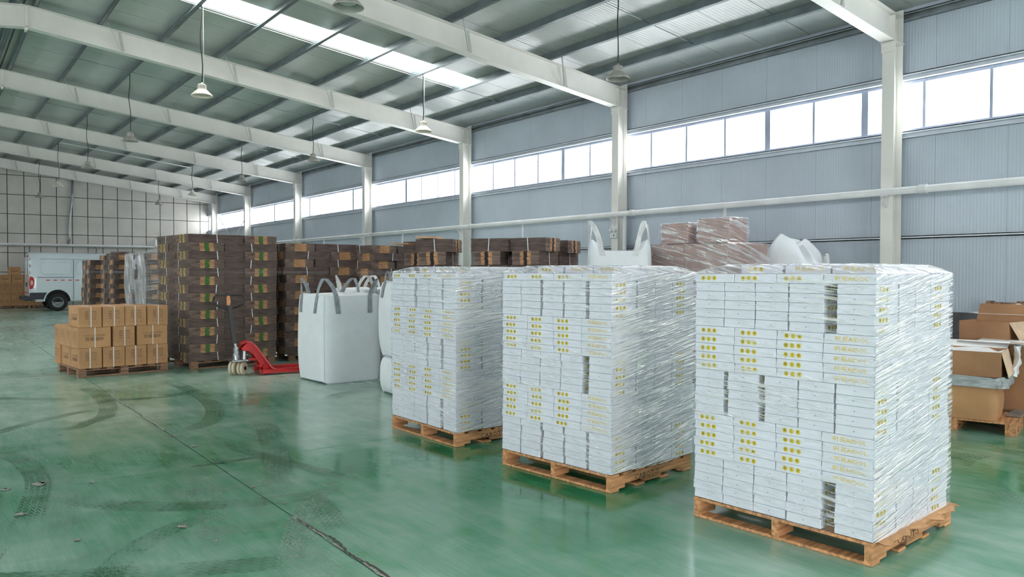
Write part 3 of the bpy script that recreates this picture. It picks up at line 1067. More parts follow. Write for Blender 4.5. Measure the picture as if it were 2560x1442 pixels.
def bundle_stack(B, loc, rz, layers, who, z0=0.13, jit=0.006, skip=None, group=None, grow=0.0, four=True, askew=0.0):
    """pinwheel of four bundles per layer, mirrored every other layer; x right, y away"""
    base = Matrix.Translation(Vector(loc)) @ Matrix.Rotation(rz, 4, 'Z')
    L, W = B.L, B.W
    S = L + W
    for k in range(layers):
        lay = layers - 1 - k                        # 0 = topmost
        z = z0 + k * B.H
        a = [(L / 2, W / 2, 0, 'front left'), (S - W / 2, L / 2, 1, 'front right'), (W / 2, S - L / 2, 1, 'left side'), (S - L / 2, S - W / 2, 0, 'back')]
        if k % 2:
            a = [(S - L / 2, W / 2, 0, 'front right'), (W / 2, L / 2, 1, 'front left'), (S - W / 2, S - L / 2, 1, 'back'), (L / 2, S - W / 2, 0, 'left side')]
        for x, y, q, pos in a:
            if pos == 'back' and not four:
                continue
            if skip and skip(lay, pos):
                continue
            sgn = 1 + grow * k / layers
            T = base @ Matrix.Translation((S / 2 + (x - S / 2) * sgn + R.uniform(-jit, jit), S / 2 + (y - S / 2) * sgn + R.uniform(-jit, jit), z)) @ Matrix.Rotation(q * math.pi / 2 + R.uniform(-0.012, 0.012) + R.uniform(-askew, askew), 4, 'Z')
            B.put(T, 'flattened carton bundle, %s, %s layer of %s' % (pos, ORD[lay], who), group)

def block_pallet(name, label, loc, rz, W, D, H=0.13, wood='pallet_old', group=None):
    """three rows of blocks between top boards and skids; x right, y away"""
    t = thing(name, label, 'pallet', loc, rz, group)
    for i in range(3):
        for j in range(3):
            x, y = (W - 0.12) * i / 2, (D - 0.1) * j / 2
            MB().bbox(x, x + 0.12, y, y + 0.1, 0.018, H - 0.036, 0.003).build('block', wood, t)
    for j in range(3):
        y = (D - 0.1) * j / 2
        MB().bbox(0, W, y, y + 0.1, H - 0.036, H - 0.018, 0.002).build('cross_board', wood, t)
        MB().bbox(0, W, y, y + 0.1, 0.0, 0.018, 0.002).build('bottom_board', wood, t)
    n = 7
    for i in range(n):
        x = (W - 0.11) * i / (n - 1)
        MB().bbox(x, x + 0.11, 0, D, H - 0.018, H, 0.002).build('deck_board', wood, t)
    return t

GB = 'tied bundles of flattened cartons'
B1 = Bundles(0.95, 0.6, 0.1445)
T1L, T1R = (3.52, 13.55, 0.0), math.radians(5.0)
block_pallet('old_pallet', 'old pallet under the tallest stack of carton bundles', (3.55, 13.58, 0), T1R, 1.5, 1.5)
bundle_stack(B1, T1L, T1R, 15, 'the tallest stack', group=GB, grow=0.025)
B2 = Bundles(0.86, 0.55, 0.147, green=False)
block_pallet('old_pallet', 'old pallet under the bundle stack right behind the red pallet jack', (5.33, 13.75, 0), math.radians(-3), 1.3, 1.35)
bundle_stack(B2, (5.26, 13.72, 0), math.radians(-3), 14, 'the stack behind the pallet jack', z0=0.13, group=GB, jit=0.03, askew=0.05)
block_pallet('old_pallet', 'old pallet under the bundle stack behind the grey-strapped bag', (6.78, 13.2, 0), math.radians(8), 1.3, 1.35)
bundle_stack(B2, (6.72, 13.1, 0), math.radians(8), 14, 'the stack behind the big bags', z0=0.11, group=GB, jit=0.035, askew=0.06, four=False)

# row of thicker bundles near the window wall, seen over the white stacks
B3 = Bundles(0.62, 0.46, 0.205, n=11, green=True, black=True)
B4 = Bundles(0.62, 0.46, 0.13, n=8, green=True, black=True)
def column_of(B, loc, rz, layers, who, z0=0.13, alt=True, jit=0.01):
    """single-bundle column, laid crosswise in turn"""
    base = Matrix.Translation(Vector(loc)) @ Matrix.Rotation(rz, 4, 'Z')
    for k in range(layers):
        q = (k % 2) if alt else 0
        T = base @ Matrix.Translation((R.uniform(-jit, jit), R.uniform(-jit, jit), z0 + k * B.H)) @ Matrix.Rotation(q * math.pi / 2 + R.uniform(-0.03, 0.03), 4, 'Z')
        B.put(T, 'flattened carton bundle, %s from top of %s' % (ORD[layers - 1 - k] if layers - 1 - k else 'first', who), GB)
def low_pallet(label, loc, rz, W=0.7, D=0.7):
    block_pallet('old_pallet', label, loc, rz, W, D)
def col_at(B, corner, rz, layers, who, alt=True):
    c = Vector(corner) + Matrix.Rotation(rz, 3, 'Z') @ Vector((B.L / 2, B.L / 2, 0))
    low_pallet('old pallet under %s' % who, Vector(corner) + Matrix.Rotation(rz, 3, 'Z') @ Vector((-0.02, -0.02, 0)), rz)
    column_of(B, c, rz, layers, who, alt=alt)
col_at(B3, (6.50, 10.05, 0), math.radians(40), 10, 'the leftmost column along the window wall')
col_at(B3, (6.70, 11.0, 0), math.radians(25), 10, 'the rear column by the third steel post')
col_at(B3, (6.97, 9.28, 0), math.radians(30), 10, 'the middle column along the window wall')
col_at(B3, (7.25, 8.72, 0), math.radians(22), 10, 'the column nearest the handled bag')
col_at(B3, (8.15, 9.25, 0), math.radians(20), 10, 'the column behind the handled bag')
col_at(B3, (7.95, 10.0, 0), math.radians(20), 10, 'the column behind the middle column')
# loose boards on top
for i, (p, rz, lb) in enumerate((((6.42, 10.55, 2.19), 0.7, 'loose brown board lying on the left bundle column'), ((6.2, 10.9, 2.1), 0.5, 'thin orange board sticking out left of the bundle columns'))):
    mb = MB(); mb.box(-0.22, 0.22, -0.16, 0.16, 0, 0.03 - 0.012 * i)
    tag(mb.build('loose_board', 'kraft_pale' if i == 0 else 'kraft', loc=p), lb, 'board').rotation_euler = (0.02, 0, rz)

# ------------------------------------------------------------------ brown litter cartons with print
KL, KW, KH = 0.475, 0.325, 0.322
def kraft_carton(L, W, H, seed, printed=True, strap=True):
    r = random.Random(seed)
    mb = MB()
    mb.m = 0
    mb.bbox(-L / 2, L / 2, -W / 2, W / 2, 0.001, H - 0.002, 0.004)
    mb.m = 1
    if printed:
        o = 0.0012
        for s in (-1, 1):
            put_text(mb, "TOFU CAT LITTER", 0.034, (0, s * (W / 2 + o), H * 0.60), (-s, 0, 0), (0, 0, 1), 1.1)
            put_text(mb, "豆腐猫砂", 0.062, (0, s * (W / 2 + o), H * 0.42), (-s, 0, 0), (0, 0, 1), 1.12)
            for k in range(4):
                z = H * (0.76 - 0.115 * k)
                wl = [0.036, 0.03, 0.034, 0.03][k]
                put_text(mb, ["·品名", "规格", "净重", "产地"][k], 0.026, (s * (L / 2 + o), -s * W * 0.16 if True else 0, z), (0, s, 0), (0, 0, 1), 1.0)
                put_text(mb, ["豆腐砂", "六升装", "三公斤", "日 期"][k], 0.026, (s * (L / 2 + o), s * W * 0.16, z), (0, s, 0), (0, 0, 1), 1.0)
            for k, chh in enumerate("→▢T△"):
                put_text(mb, chh, 0.028, (s * (L / 2 + o), s * W * (-0.26 + 0.17 * k), H * 0.2), (0, s, 0), (0, 0, 1))
    mb.m = 2
    if strap:
        d = r.uniform(-0.012, 0.012)
        w, e = 0.012, 0.003
        # band around the length: over the top and down both ends
        mb.box(-L / 2 - e, L / 2 + e, d - w / 2, d + w / 2, H - 0.001, H + 0.0012)
        for s in (-1, 1):
            a, b_ = sorted((s * (L / 2 + 0.0015), s * (L / 2 + e)))
            mb.box(a, b_, d - w / 2, d + w / 2, 0.0, H)
    return mb
def strap_y(L, W, H):
    mb = MB()
    w, e = 0.012, 0.003
    mb.box(-w / 2, w / 2, -W / 2 - e, W / 2 + e, H - 0.001, H + 0.0012)
    for s in (-1, 1):
        a, b_ = sorted((s * (W / 2 + 0.0015), s * (W / 2 + e)))
        mb.box(-w / 2 + 0.006, w / 2 + 0.006, a, b_, 0, H)
    return mb
KM = [kraft_carton(KL, KW, KH, s, strap=False).mesh('litter_carton', ['kraft', 'ink']) for s in range(2)]
def band_x(L, W, H, seed):
    q = kraft_carton(L, W, H, seed, printed=False)
    keep = MB()
    for f, mi in zip(q.f, q.mi):
        if mi == 2:
            keep.add([q.v[i] for i in f], [tuple(range(len(f)))])
    return keep
KSX = [band_x(KL, KW, KH, s).mesh('strap', 'strap_white') for s in range(3)]
KSY = strap_y(KL, KW, KH).mesh('strap', 'strap_white')
CP, CR = Vector((1.86, 13.52, 0)), math.radians(7.0)
block_pallet('old_pallet', 'old block pallet carrying the printed litter cartons', CP, CR, 1.36, 1.12)
def litter(x, y, z, turned, label):
    T = Matrix.Translation(CP) @ Matrix.Rotation(CR, 4, 'Z') @ Matrix.Translation((x, y, z)) @ Matrix.Rotation((math.pi / 2 if turned else 0.0) + R.uniform(-0.015, 0.015), 4, 'Z')
    o = link('litter_carton', R.choice(KM))
    o.matrix_world = T
    tag(o, label, 'carton', 'printed cat litter cartons on the pallet')
    link('strap', R.choice(KSX) if turned else KSY, o)
z = 0.132
w3 = ['first', 'second', 'third', 'fourth']
for li, lname in ((0, 'bottom'), (2, 'top')):
    zz = z + li * KH
    for k in range(4):
        litter(0.02 + KW / 2 + k * 0.338, 0.0 + KL / 2, zz, True, 'brown litter carton showing its end, %s from left in the %s row' % (w3[k], lname))
    rear = 0 if li == 0 else 1
    for k in range(4 if li == 0 else 3):
        x = 0.02 + KW / 2 + k * 0.338
        litter(x + (0.0 if li == 0 else 0.1), 0.02 + KL * 1.5, zz, True, 'brown litter carton behind the %s of the %s row' % (w3[k] + ' one', lname))
    if li == 0:
        litter(-0.005 + KL / 2, 0.98 + KW / 2, zz, False, 'brown litter carton at the far left corner of the bottom row')
        litter(0.5 + KL / 2, 0.98 + KW / 2, zz, False, 'brown litter carton at the far middle of the bottom row')
zz = z + KH
litter(0.0 + KL / 2, KW / 2, zz, False, 'brown carton with cat litter lettering, left end of the middle row')
litter(0.51 + KW / 2, KL / 2, zz, True, 'brown carton end with printed lines, centre of the middle row')
litter(0.875 + KL / 2, KW / 2, zz, False, 'brown carton with cat litter lettering, right end of the middle row')
for k in range(3):
    litter(0.0 + KL / 2, KW * 1.5 + 0.004 + k * (KW + 0.004), zz, False, 'brown litter carton on the left side of the middle row, %s back' % ['second', 'third', 'fourth'][k])
litter(0.52 + KL / 2, 0.66, zz, False, 'brown litter carton inside the middle row')

# ------------------------------------------------------------------ big bags
def ribbon(mb, pts, side, w, t=0.004):
    """flat webbing along pts, w wide along the side vector"""
    pts = [Vector(p) for p in pts]
    n = len(pts)
    vs, fs = [], []
    for i, p in enumerate(pts):
        s = Vector(side[i] if isinstance(side, list) else side).normalized() * w / 2
        d = (pts[min(i + 1, n - 1)] - pts[max(i - 1, 0)]).normalized()
        nn = d.cross(s.normalized()) * t / 2
        vs += [p - s - nn, p + s - nn, p + s + nn, p - s + nn]
    for i in range(n - 1):
        a, b_ = i * 4, i * 4 + 4
        for k in range(4):
            l = (k + 1) % 4
            fs.append((a + k, a + l, b_ + l, b_ + k))
    fs += [(3, 2, 1, 0), tuple(4 * (n - 1) + k for k in range(4))]
    mb.add(vs, fs)
def big_bag(label, loc, rz, W, D, H, straps='bag_strap', bulge=0.06, seed=0, hs=0.24, full=True, loops=(0, 1, 2, 3), sag=0.0, group='white bulk bags'):
    r = random.Random(seed)
    t = thing('bulk_bag', label, 'bulk bag', loc, rz, group)
    nu, nv = 72, 26
    ph = [(r.randint(2, 7), r.uniform(2, 9), r.uniform(0, 6.28)) for _ in range(5)]
    def prof(v):                       # outward bulge by height
        return bulge * math.sin(math.pi * min(1, max(0, v))) ** 0.7
    def P(i, j):
        a = 2 * math.pi * i / nu
        v = j / (nv - 1)
        # rounded square
        c, s = math.cos(a), math.sin(a)
        e = 0.22 + 0.10 * math.sin(math.pi * v)
        x = math.copysign(abs(c) ** e, c)
        y = math.copysign(abs(s) ** e, s)
        w = sum(math.sin(k * a + fz * v + p0) for k, fz, p0 in ph) / 5
        g = 1 + (prof(v) + 0.014 * w * (0.3 + v)) * 1.0
        # seams pull in at the middle of the faces near the bottom and top
        face = max(abs(c), abs(s))
        pull = 0.03 * (1 - abs(2 * v - 1)) * (abs(math.sin(2 * a)) - 0.5)
        taper = 1 - 0.03 * v ** 6 - 0.05 * (1 - v) ** 6
        z = H * v + (0.03 * math.sin(2 * a + 1) * (1 - v) ** 4)
        top = sag * (v ** 8) * (0.5 + 0.5 * math.cos(4 * a))
        return (x * W / 2 * (g - pull) * taper, y * D / 2 * (g - pull) * taper, max(0.0, z - top))
    mb = MB(); mb.smooth = True
    mb.grid(P, nu, nv, closed_u=True)
    # gathered top
    def Q(i, j):
        x, y, z = P(i, nv - 1)
        f = [1, 0.93, 0.75, 0.5, 0.25, 0.02][j]
        w = 0.012 * math.sin(9 * 2 * math.pi * i / nu + j) * (j > 0)
        dz = ([0, 0.02, 0.005, -0.02, -0.03, -0.03] if full else [0, 0.0, -0.05, -0.16, -0.22, -0.22])[j]
        return (x * f, y * f, z + dz + w)
    mb.grid(Q, nu, 6, closed_u=True)
    mb.add([P(i, 0) for i in range(nu)], [tuple(reversed(range(nu)))])
    mb.build('body', 'bag_white', t)
    # seam cords along the bottom and up the corners
    sm = MB()
    sm.tube([Vector(P(i, 0)) * 1.01 + Vector((0, 0, 0.012)) for i in range(nu)], 0.007, 5, closed=True)
    sm.build('seam', 'bag_seam', t)
    for q in range(4):
        i = nu // 8 + q * nu // 4
        sm = MB(); sm.tube([Vector(P(i, j)) * 1.004 for j in range(nv)], 0.004, 5)
        sm.build('seam', 'bag_seam', t)
    # lifting loops: sewn to the two faces beside each corner
    for q in loops:
        i = nu // 8 + q * nu // 4
        di = 8
        js = (nv - 6, nv - 5, nv - 4, nv - 3, nv - 2, nv - 1)
        ia, ib = (i - di) % nu, (i + di) % nu
        A = [Vector(P(ia, j)) for j in js]
        Bp = [Vector(P(ib, j)) for j in reversed(js)]
        tA = (Vector(P((ia + 1) % nu, nv - 3)) - Vector(P(ia, nv - 3))).normalized()
        tB = (Vector(P((ib + 1) % nu, nv - 3)) - Vector(P(ib, nv - 3))).normalized()
        oA, oB = tA.cross(Vector((0, 0, 1))), tB.cross(Vector((0, 0, 1)))
        if oA.dot(A[0] * Vector((1, 1, 0))) < 0: oA = -oA
        if oB.dot(Bp[0] * Vector((1, 1, 0))) < 0: oB = -oB
        lean = Vector((r.uniform(-0.06, 0.06), r.uniform(-0.06, 0.06), 0))
        pts = [p + oA * 0.012 for p in A]
        sd = [tA] * len(pts)
        for k in range(1, 12):
            f = k / 12
            p = (A[-1] + oA * 0.012).lerp(Bp[0] + oB * 0.012, f)
            corner = (Vector(P(i, nv - 1)) - p) * 0.35 * math.sin(math.pi * f)
            pts.append(p + Vector((0, 0, hs * math.sin(math.pi * f) ** 0.6)) + lean * math.sin(math.pi * f) + Vector((corner.x, corner.y, 0)))
            sd.append(tA.lerp(tB, f))
        pts += [p + oB * 0.012 for p in Bp]
        sd += [tB] * len(Bp)
        lo = MB()
        ribbon(lo, pts, sd, 0.07, 0.005)
        lo.build('lifting_loop', straps, t)
    return t
GBAG = 'white bulk bags'
big_bag('full white bulk bag with grey lifting loops beside the red jack', (5.08, 11.05, 0), math.radians(1), 0.98, 0.98, 1.30, seed=2, hs=0.26)
big_bag('white bulk bag behind the bag with grey loops, only its top visible', (6.15, 12.15, 0), math.radians(12), 0.92, 0.92, 1.36, seed=5, hs=0.24, straps='bag_strap_white')
big_bag('slumped lower white bag left of the farthest wrapped stack', (5.38, 9.02, 0), math.radians(-8), 0.92, 0.92, 0.48, seed=7, bulge=0.10, loops=(), hs=0.2)
big_bag('white bag sitting on a slumped bag left of the farthest stack', (5.44, 9.08, 0.49), math.radians(-4), 0.95, 0.95, 1.02, seed=9, bulge=0.12, hs=0.16)
# ------------------------------------------------------------------ hand pallet jack
J = thing('pallet_jack', 'red hand pallet jack with black tiller parked beside the white bag', 'pallet jack', (3.97, 12.44, 0), math.radians(-5))
J.scale = (1.08, 1.08, 1.08)
for sy in (-0.065, 0.065):
    w = MB()
    for d in (-0.026, 0.026):
        w.lathe([(0.03, sy + d - 0.022), (0.085, sy + d - 0.022), (0.1, sy + d - 0.014), (0.1, sy + d + 0.014), (0.085, sy + d + 0.022), (0.03, sy + d + 0.022)], 24, axis='x', at=(0, 0, 0))
    w.v = [(p[1], p[0], p[2] + 0.1) for p in w.v]
    ca, sa = math.cos(math.radians(50)), math.sin(math.radians(50))
    w.v = [(x * ca - y * sa, x * sa + y * ca, z) for (x, y, z) in w.v]
    o = w.build('steer_wheel', 'nylon_wheel', J)
    h = MB(); h.lathe([(0.0, -0.055), (0.03, -0.055), (0.03, 0.055), (0.0, 0.055)], 14, axis='y', at=(0, sy, 0.1))
    h.v = [(x * ca - y * sa, x * sa + y * ca, z) for (x, y, z) in h.v]
    h.build('hub', 'jack_black', o)
mb = MB(); mb.bbox(-0.11, 0.13, -0.13, 0.13, 0.205, 0.235, 0.006); mb.build('base_plate', 'jack_chrome', J)
mb = MB(); mb.lathe([(0.055, 0.235), (0.055, 0.30), (0.048, 0.31), (0.048, 0.40), (0.03, 0.41), (0.02, 0.45)], 20, at=(-0.02, 0, 0), cap=True); mb.build('pump', 'jack_chrome', J)
mb = MB(); mb.lathe([(0.035, 0.235), (0.035, 0.36), (0.02, 0.37)], 14, at=(0.09, -0.03, 0), cap=True); mb.tube([(0.09, -0.03, 0.3), (0.15, -0.06, 0.29)], 0.012, 8); mb.build('valve', 'jack_chrome', J)
for sy in (-0.05, 0.05):
    mb = MB(); mb.bar((-0.02, sy, 0.24), (-0.05, sy, 0.47), 0.012, 0.03, up=(1, 0, 0)); mb.build('tiller_fork', 'jack_chrome', J)
mb = MB(); mb.bar((-0.04, 0, 0.42), (-0.12, 0, 1.08), 0.045, 0.06, up=(1, 0, 0)); mb.build('tiller', 'jack_black', J)
hd = MB()
loop = [(-0.12, 0.98), (-0.25, 1.02), (-0.33, 1.06), (-0.345, 1.10), (-0.335, 1.16), (-0.30, 1.185), (-0.12, 1.19), (0.06, 1.185), (0.095, 1.16), (0.105, 1.10), (0.09, 1.06), (0.01, 1.02)]
hd.tube([(x, 0, z_) for x, z_ in loop], 0.015, 8, closed=True)
hh = hd.build('handle', 'jack_black', J)
mb = MB(); mb.bar((-0.13, -0.032, 1.07), (-0.138, -0.032, 1.16), 0.05, 0.004, up=(0, 1, 0)); mb.box(-0.15, -0.115, -0.03, 0.03, 1.04, 1.18); mb.build('lever_label', 'label_orange', hh)
# red body: sloped back plate, cheeks, torsion shaft, forks
body = MB()
prof = [(0.02, 0.42), (0.05, 0.475), (0.12, 0.505), (0.19, 0.49), (0.25, 0.42), (0.44, 0.12), (0.5, 0.085)]
def wd(x):
    return 0.10 + max(0, x - 0.18) * 0.55
vs, fs = [], []
for x, z_ in prof:
    vs += [(x, -wd(x), z_), (x, wd(x), z_), (x - 0.012, wd(x), z_ - 0.022), (x - 0.012, -wd(x), z_ - 0.022)]
for i in range(len(prof) - 1):
    a, b_ = i * 4, i * 4 + 4
    for k in range(4):
        l = (k + 1) % 4
        fs.append((a + k, b_ + k, b_ + l, a + l))
fs += [(0, 1, 2, 3), tuple(4 * (len(prof) - 1) + k for k in (3, 2, 1, 0))]
body.add(vs, fs)
body.build('back_plate', 'jack_red', J)
for s in (-1, 1):
    ck = MB()
    poly = [(0.03, 0.40), (0.12, 0.49), (0.2, 0.46), (0.44, 0.11), (0.5, 0.08), (0.36, 0.06), (0.2, 0.30), (0.12, 0.36), (0.05, 0.36)]
    ck.prism(poly, s * 0.1 - 0.01, s * 0.1 + 0.01, 'y')
    ck.build('cheek', 'jack_red', J)
    fk = MB()
    y = s * 0.195
    fk.bbox(0.28, 1.42, y - 0.08, y + 0.08, 0.07, 0.085, 0.004)
    fk.box(0.28, 1.42, y - 0.08, y - 0.072, 0.025, 0.08)
    fk.box(0.28, 1.42, y + 0.072, y + 0.08, 0.025, 0.08)
    fk.box(0.28, 0.3, y - 0.08, y + 0.08, 0.02, 0.085)
    fk.build('fork', 'jack_red', J)
    rl = MB(); rl.lathe([(0.036, y - 0.05), (0.036, y + 0.05)], 16, axis='y', at=(1.25, 0, 0.037), cap=True); rl.build('fork_roller', 'nylon_wheel', J)
mb = MB(); mb.tube([(0.3, -0.2, 0.13), (0.3, 0.2, 0.13)], 0.022, 10); mb.box(0.14, 0.3, -0.03, 0.03, 0.2, 0.24); mb.build('torsion_shaft', 'jack_red', J)

# ------------------------------------------------------------------ delivery van
plain('van_white', (222, 232, 238), 0.22, var=0.015, scale=1.0, coat=0.5)
plain('van_trim', (52, 58, 66), 0.55, var=0.06)
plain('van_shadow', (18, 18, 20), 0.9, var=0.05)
plain('hub_grey', (150, 156, 158), 0.5, metal=0.4, var=0.08)
plain('lamp_red', (196, 26, 44), 0.25, var=0.08, scale=20, coat=0.5)
plain('lamp_clear', (226, 190, 170), 0.25, var=0.08, scale=20)
plain('sticker_red', (208, 52, 44), 0.5, var=0.05)
plain('sticker_white', (232, 226, 224), 0.5, var=0.03)
plain('sticker_blue', (128, 178, 212), 0.5, var=0.05)
plain('van_glass', (40, 48, 54), 0.1, var=0.05)
V = thing('van', 'white panel van parked side-on before the end wall', 'van', (3.40, 38.2, 0), 0.0)
HWD = 0.97
st = [(0.0, 0.93, 2.36, 0.62), (0.015, 0.955, 2.42, 0.56), (0.06, 0.97, 2.46, 0.5), (0.3, 0.97, 2.48, 0.46), (2.0, 0.97, 2.47, 0.44), (3.7, 0.97, 2.45, 0.44), (4.1, 0.965, 2.38, 0.44), (4.45, 0.95, 2.1, 0.44), (4.8, 0.93, 1.7, 0.44), (4.95, 0.92, 1.42, 0.42), (5.35, 0.88, 1.28, 0.4), (5.5, 0.8, 1.05, 0.42), (5.53, 0.75, 0.8, 0.5)]
def vsec(w, h, b_):
    half = [(w * 0.97, b_), (w, b_ + 0.12), (w, max(b_ + 0.2, h * 0.4)), (w * 0.995, h * 0.6), (w * 0.965, h * 0.75), (w * 0.915, h * 0.90), (w * 0.86, h * 0.965), (w * 0.74, h * 0.993), (w * 0.4, h)]
    return [(-y, z_) for y, z_ in half] + [(y, z_) for y, z_ in reversed(half)]
mb = MB(); mb.smooth = True
secs = [[(x, y, z_) for y, z_ in vsec(w, h, b_)] for x, w, h, b_ in st]
n = len(secs[0])
mb.grid(lambda i, j: secs[j][i], n, len(secs), flip=True)
mb.smooth = False
mb.add(secs[0], [tuple(range(n))])
mb.add(secs[-1], [tuple(reversed(range(n)))])
mb.box(0.2, 5.4, -0.9, 0.9, 0.40, 0.46)
vb = mb.build('body', 'van_white', V)
# rear doors, each with hinge line; handle; plate lamp; sticker
for s in (-1, 1):
    d = MB(); d.bbox(-0.02, 0.02, *sorted((s * 0.01, s * 0.88)), 0.72, 2.26, 0.008); dr = d.build('rear_door', 'van_white', V)
    d = MB(); d.bbox(-0.03, -0.018, *sorted((s * 0.14, s * 0.78)), 1.55, 2.1, 0.01); d.build('door_panel', 'van_white', dr)
    d = MB(); d.bbox(-0.045, -0.02, *sorted((s * 0.05, s * 0.12)), 1.02, 1.2, 0.006); d.build('door_handle', 'van_trim', dr)
    d = MB(); d.bbox(-0.028, -0.018, *sorted((s * 0.1, s * 0.55)), 0.74, 0.8, 0.002); d.build('reflector', 'sticker_red', dr)
d = MB(); d.box(-0.034, -0.03, -0.62, -0.3, 1.66, 1.92); d.build('sticker', 'sticker_blue', V)
for k in range(4):
    d = MB(); d.box(-0.025, -0.015, -0.1 - 0.16 * k, -0.02 - 0.16 * k, 2.28, 2.33); d.build('reflector', 'sticker_red', V)
for k in range(3):
    d = MB(); d.box(0.0, 0.012, -0.945, -0.915, 1.55 + 0.28 * k, 1.67 + 0.28 * k); d.build('reflector', 'sticker_red', V)
d = MB()
poly = [(0.0, 0.92), (0.1, 0.95), (0.16, 1.1), (0.17, 1.28), (0.12, 1.42), (0.0, 1.46), (-0.02, 1.2)]
d.prism(poly, -0.985, -0.9, 'y'); tl = d.build('tail_light', 'lamp_red', V)
d = MB(); d.prism([(0.03, 1.08), (0.1, 1.1), (0.13, 1.2), (0.1, 1.3), (0.03, 1.28)], -0.99, -0.9, 'y'); d.build('indicator', 'lamp_clear', tl)
d = MB(); d.prism(poly, 0.9, 0.985, 'y'); d.build('tail_light', 'lamp_red', V)
d = MB(); d.bbox(-0.22, 0.12, -0.98, 0.98, 0.46, 0.62, 0.03); d.bbox(-0.0, 0.62, -0.99, -0.9, 0.5, 0.78, 0.02); d.bbox(-0.0, 0.62, 0.9, 0.99, 0.5, 0.78, 0.02); d.build('rear_bumper', 'van_trim', V)
d = MB(); d.bbox(5.35, 5.62, -0.92, 0.92, 0.3, 0.72, 0.05); d.build('front_bumper', 'van_trim', V)
d = MB(); d.add([(4.14, -0.80, 2.36), (4.93, -0.84, 1.46), (4.93, 0.84, 1.46), (4.14, 0.80, 2.36)], [(0, 1, 2, 3)])
for v_ in range(len(d.v)):
    d.v[v_] = (d.v[v_][0] + 0.02, d.v[v_][1], d.v[v_][2] + 0.02)
d.build('windscreen', 'van_glass', V)
def rr(x0, x1, z0, z1, rad, y, n=5):
    pts = []
    for cx_, cz_, a0 in ((x1 - rad, z0 + rad, -90), (x1 - rad, z1 - rad, 0), (x0 + rad, z1 - rad, 90), (x0 + rad, z0 + rad, 180)):
        for k in range(n + 1):
            a = math.radians(a0 + 90 * k / n)
            pts.append((cx_ + rad * math.cos(a), y, cz_ + rad * math.sin(a)))
    return pts
def ysd(z_):
    return -0.972 + 0.0 if z_ < 1.5 else -0.972 + (z_ - 1.5) * 0.045
for x0, x1 in ((0.42, 1.48), (1.72, 2.9), (2.95, 3.7)):
    pts = rr(x0, x1, 1.56, 2.06, 0.13, 0)
    pp = [(x, ysd(z_) - 0.002, z_) for x, _, z_ in pts]
    d = MB(); d.tube(pp, 0.014, 6, closed=True); f_ = d.build('panel_rim', 'van_white', V)
    d = MB(); d.add([(x, y - 0.004, z_) for x, y, z_ in pp], [tuple(range(len(pp)))]); d.build('panel', 'van_white', f_)
d = MB(); d.bbox(0.28, 1.62, -0.99, -0.95, 1.40, 1.44, 0.006); d.build('door_rail', 'alu_frame', V)
d = MB(); d.tube([(0.4, -0.945, 2.2), (3.9, -0.945, 2.18)], 0.018, 8); d.build('roof_seam', 'van_white', V)
d = MB(); d.box(1.58, 1.592, -0.978, -0.96, 0.5, 2.15); d.box(2.98, 2.992, -0.978, -0.96, 0.5, 2.15); d.build('door_seam', 'van_trim', V)
for k in range(6):
    d = MB(); d.bbox(0.58 + 0.27 * k, 0.72 + 0.27 * k, -0.982, -0.968, 1.28, 1.315, 0.002); d.build('reflector', 'sticker_red', V)
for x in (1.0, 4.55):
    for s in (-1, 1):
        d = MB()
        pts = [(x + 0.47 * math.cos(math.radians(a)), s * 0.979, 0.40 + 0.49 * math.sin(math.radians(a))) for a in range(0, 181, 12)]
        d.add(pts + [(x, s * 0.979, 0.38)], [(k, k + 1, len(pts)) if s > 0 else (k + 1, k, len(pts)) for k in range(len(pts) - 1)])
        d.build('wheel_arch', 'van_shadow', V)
        d = MB(); d.tube([(x + 0.49 * math.cos(math.radians(a)), s * 0.975, 0.42 + 0.50 * math.sin(math.radians(a))) for a in range(0, 181, 10)], 0.03, 6); d.build('arch_lip', 'van_white', V)
        w = MB(); w.smooth = True
        w.lathe([(0.22, -0.1), (0.34, -0.1), (0.37, -0.07), (0.37, 0.07), (0.34, 0.1), (0.22, 0.1)], 32, axis='y', at=(x, s * 0.9, 0.37))
        wo = w.build('wheel', 'rubber', V)
        w = MB(); w.lathe([(0.0, s * 0.07), (0.08, s * 0.075), (0.12, s * 0.05), (0.17, s * 0.05), (0.20, s * 0.09), (0.22, s * 0.095), (0.225, s * 0.06)], 24, axis='y', at=(x, s * 0.9, 0.37)); w.build('hub_cap', 'hub_grey', wo)
        for k in range(10):
            a = 2 * math.pi * k / 10
            w = MB(); w.lathe([(0.018, s * 0.05), (0.018, s * 0.08)], 6, axis='y', at=(x + 0.14 * math.cos(a), s * 0.9, 0.37 + 0.14 * math.sin(a)), cap=True); w.build('bolt', 'hub_grey', wo)
d = MB(); d.bbox(0.62, 0.66, -0.95, -0.7, 0.16, 0.5, 0.01); d.build('mud_flap', 'rubber', V)

# ------------------------------------------------------------------ stacks in front of the van
B5 = Bundles(0.72, 0.5, 0.145, n=7, green=False)
for lb, p, rz, ly, who, four in (('old pallet under the brown bundle stack overlapping the van', (4.05, 26.8, 0), 3, 13, 'the stack overlapping the van', False),
                           ('old pallet under the brown bundle stack left of the plastic sheeted stack', (4.48, 25.5, 0), 8, 14, 'the stack left of the sheeted one', True),
                           ('old pallet under the stack covered with a plastic sheet', (5.05, 24.0, 0), 12, 14, 'the plastic sheeted stack', True)):
    block_pallet('old_pallet', lb, p, math.radians(rz), 1.2, 1.2)
    hole = (lambda lay, pos: lay in (0, 1, 2, 3) and pos == 'front right') if ly == 13 else None
    bundle_stack(B5, p, math.radians(rz), ly, who, group=GB, jit=0.025, askew=0.03, four=four, skip=hole)
T_ = Matrix.Translation((4.48, 25.5, 0)) @ Matrix.Rotation(math.radians(8), 4, 'Z')
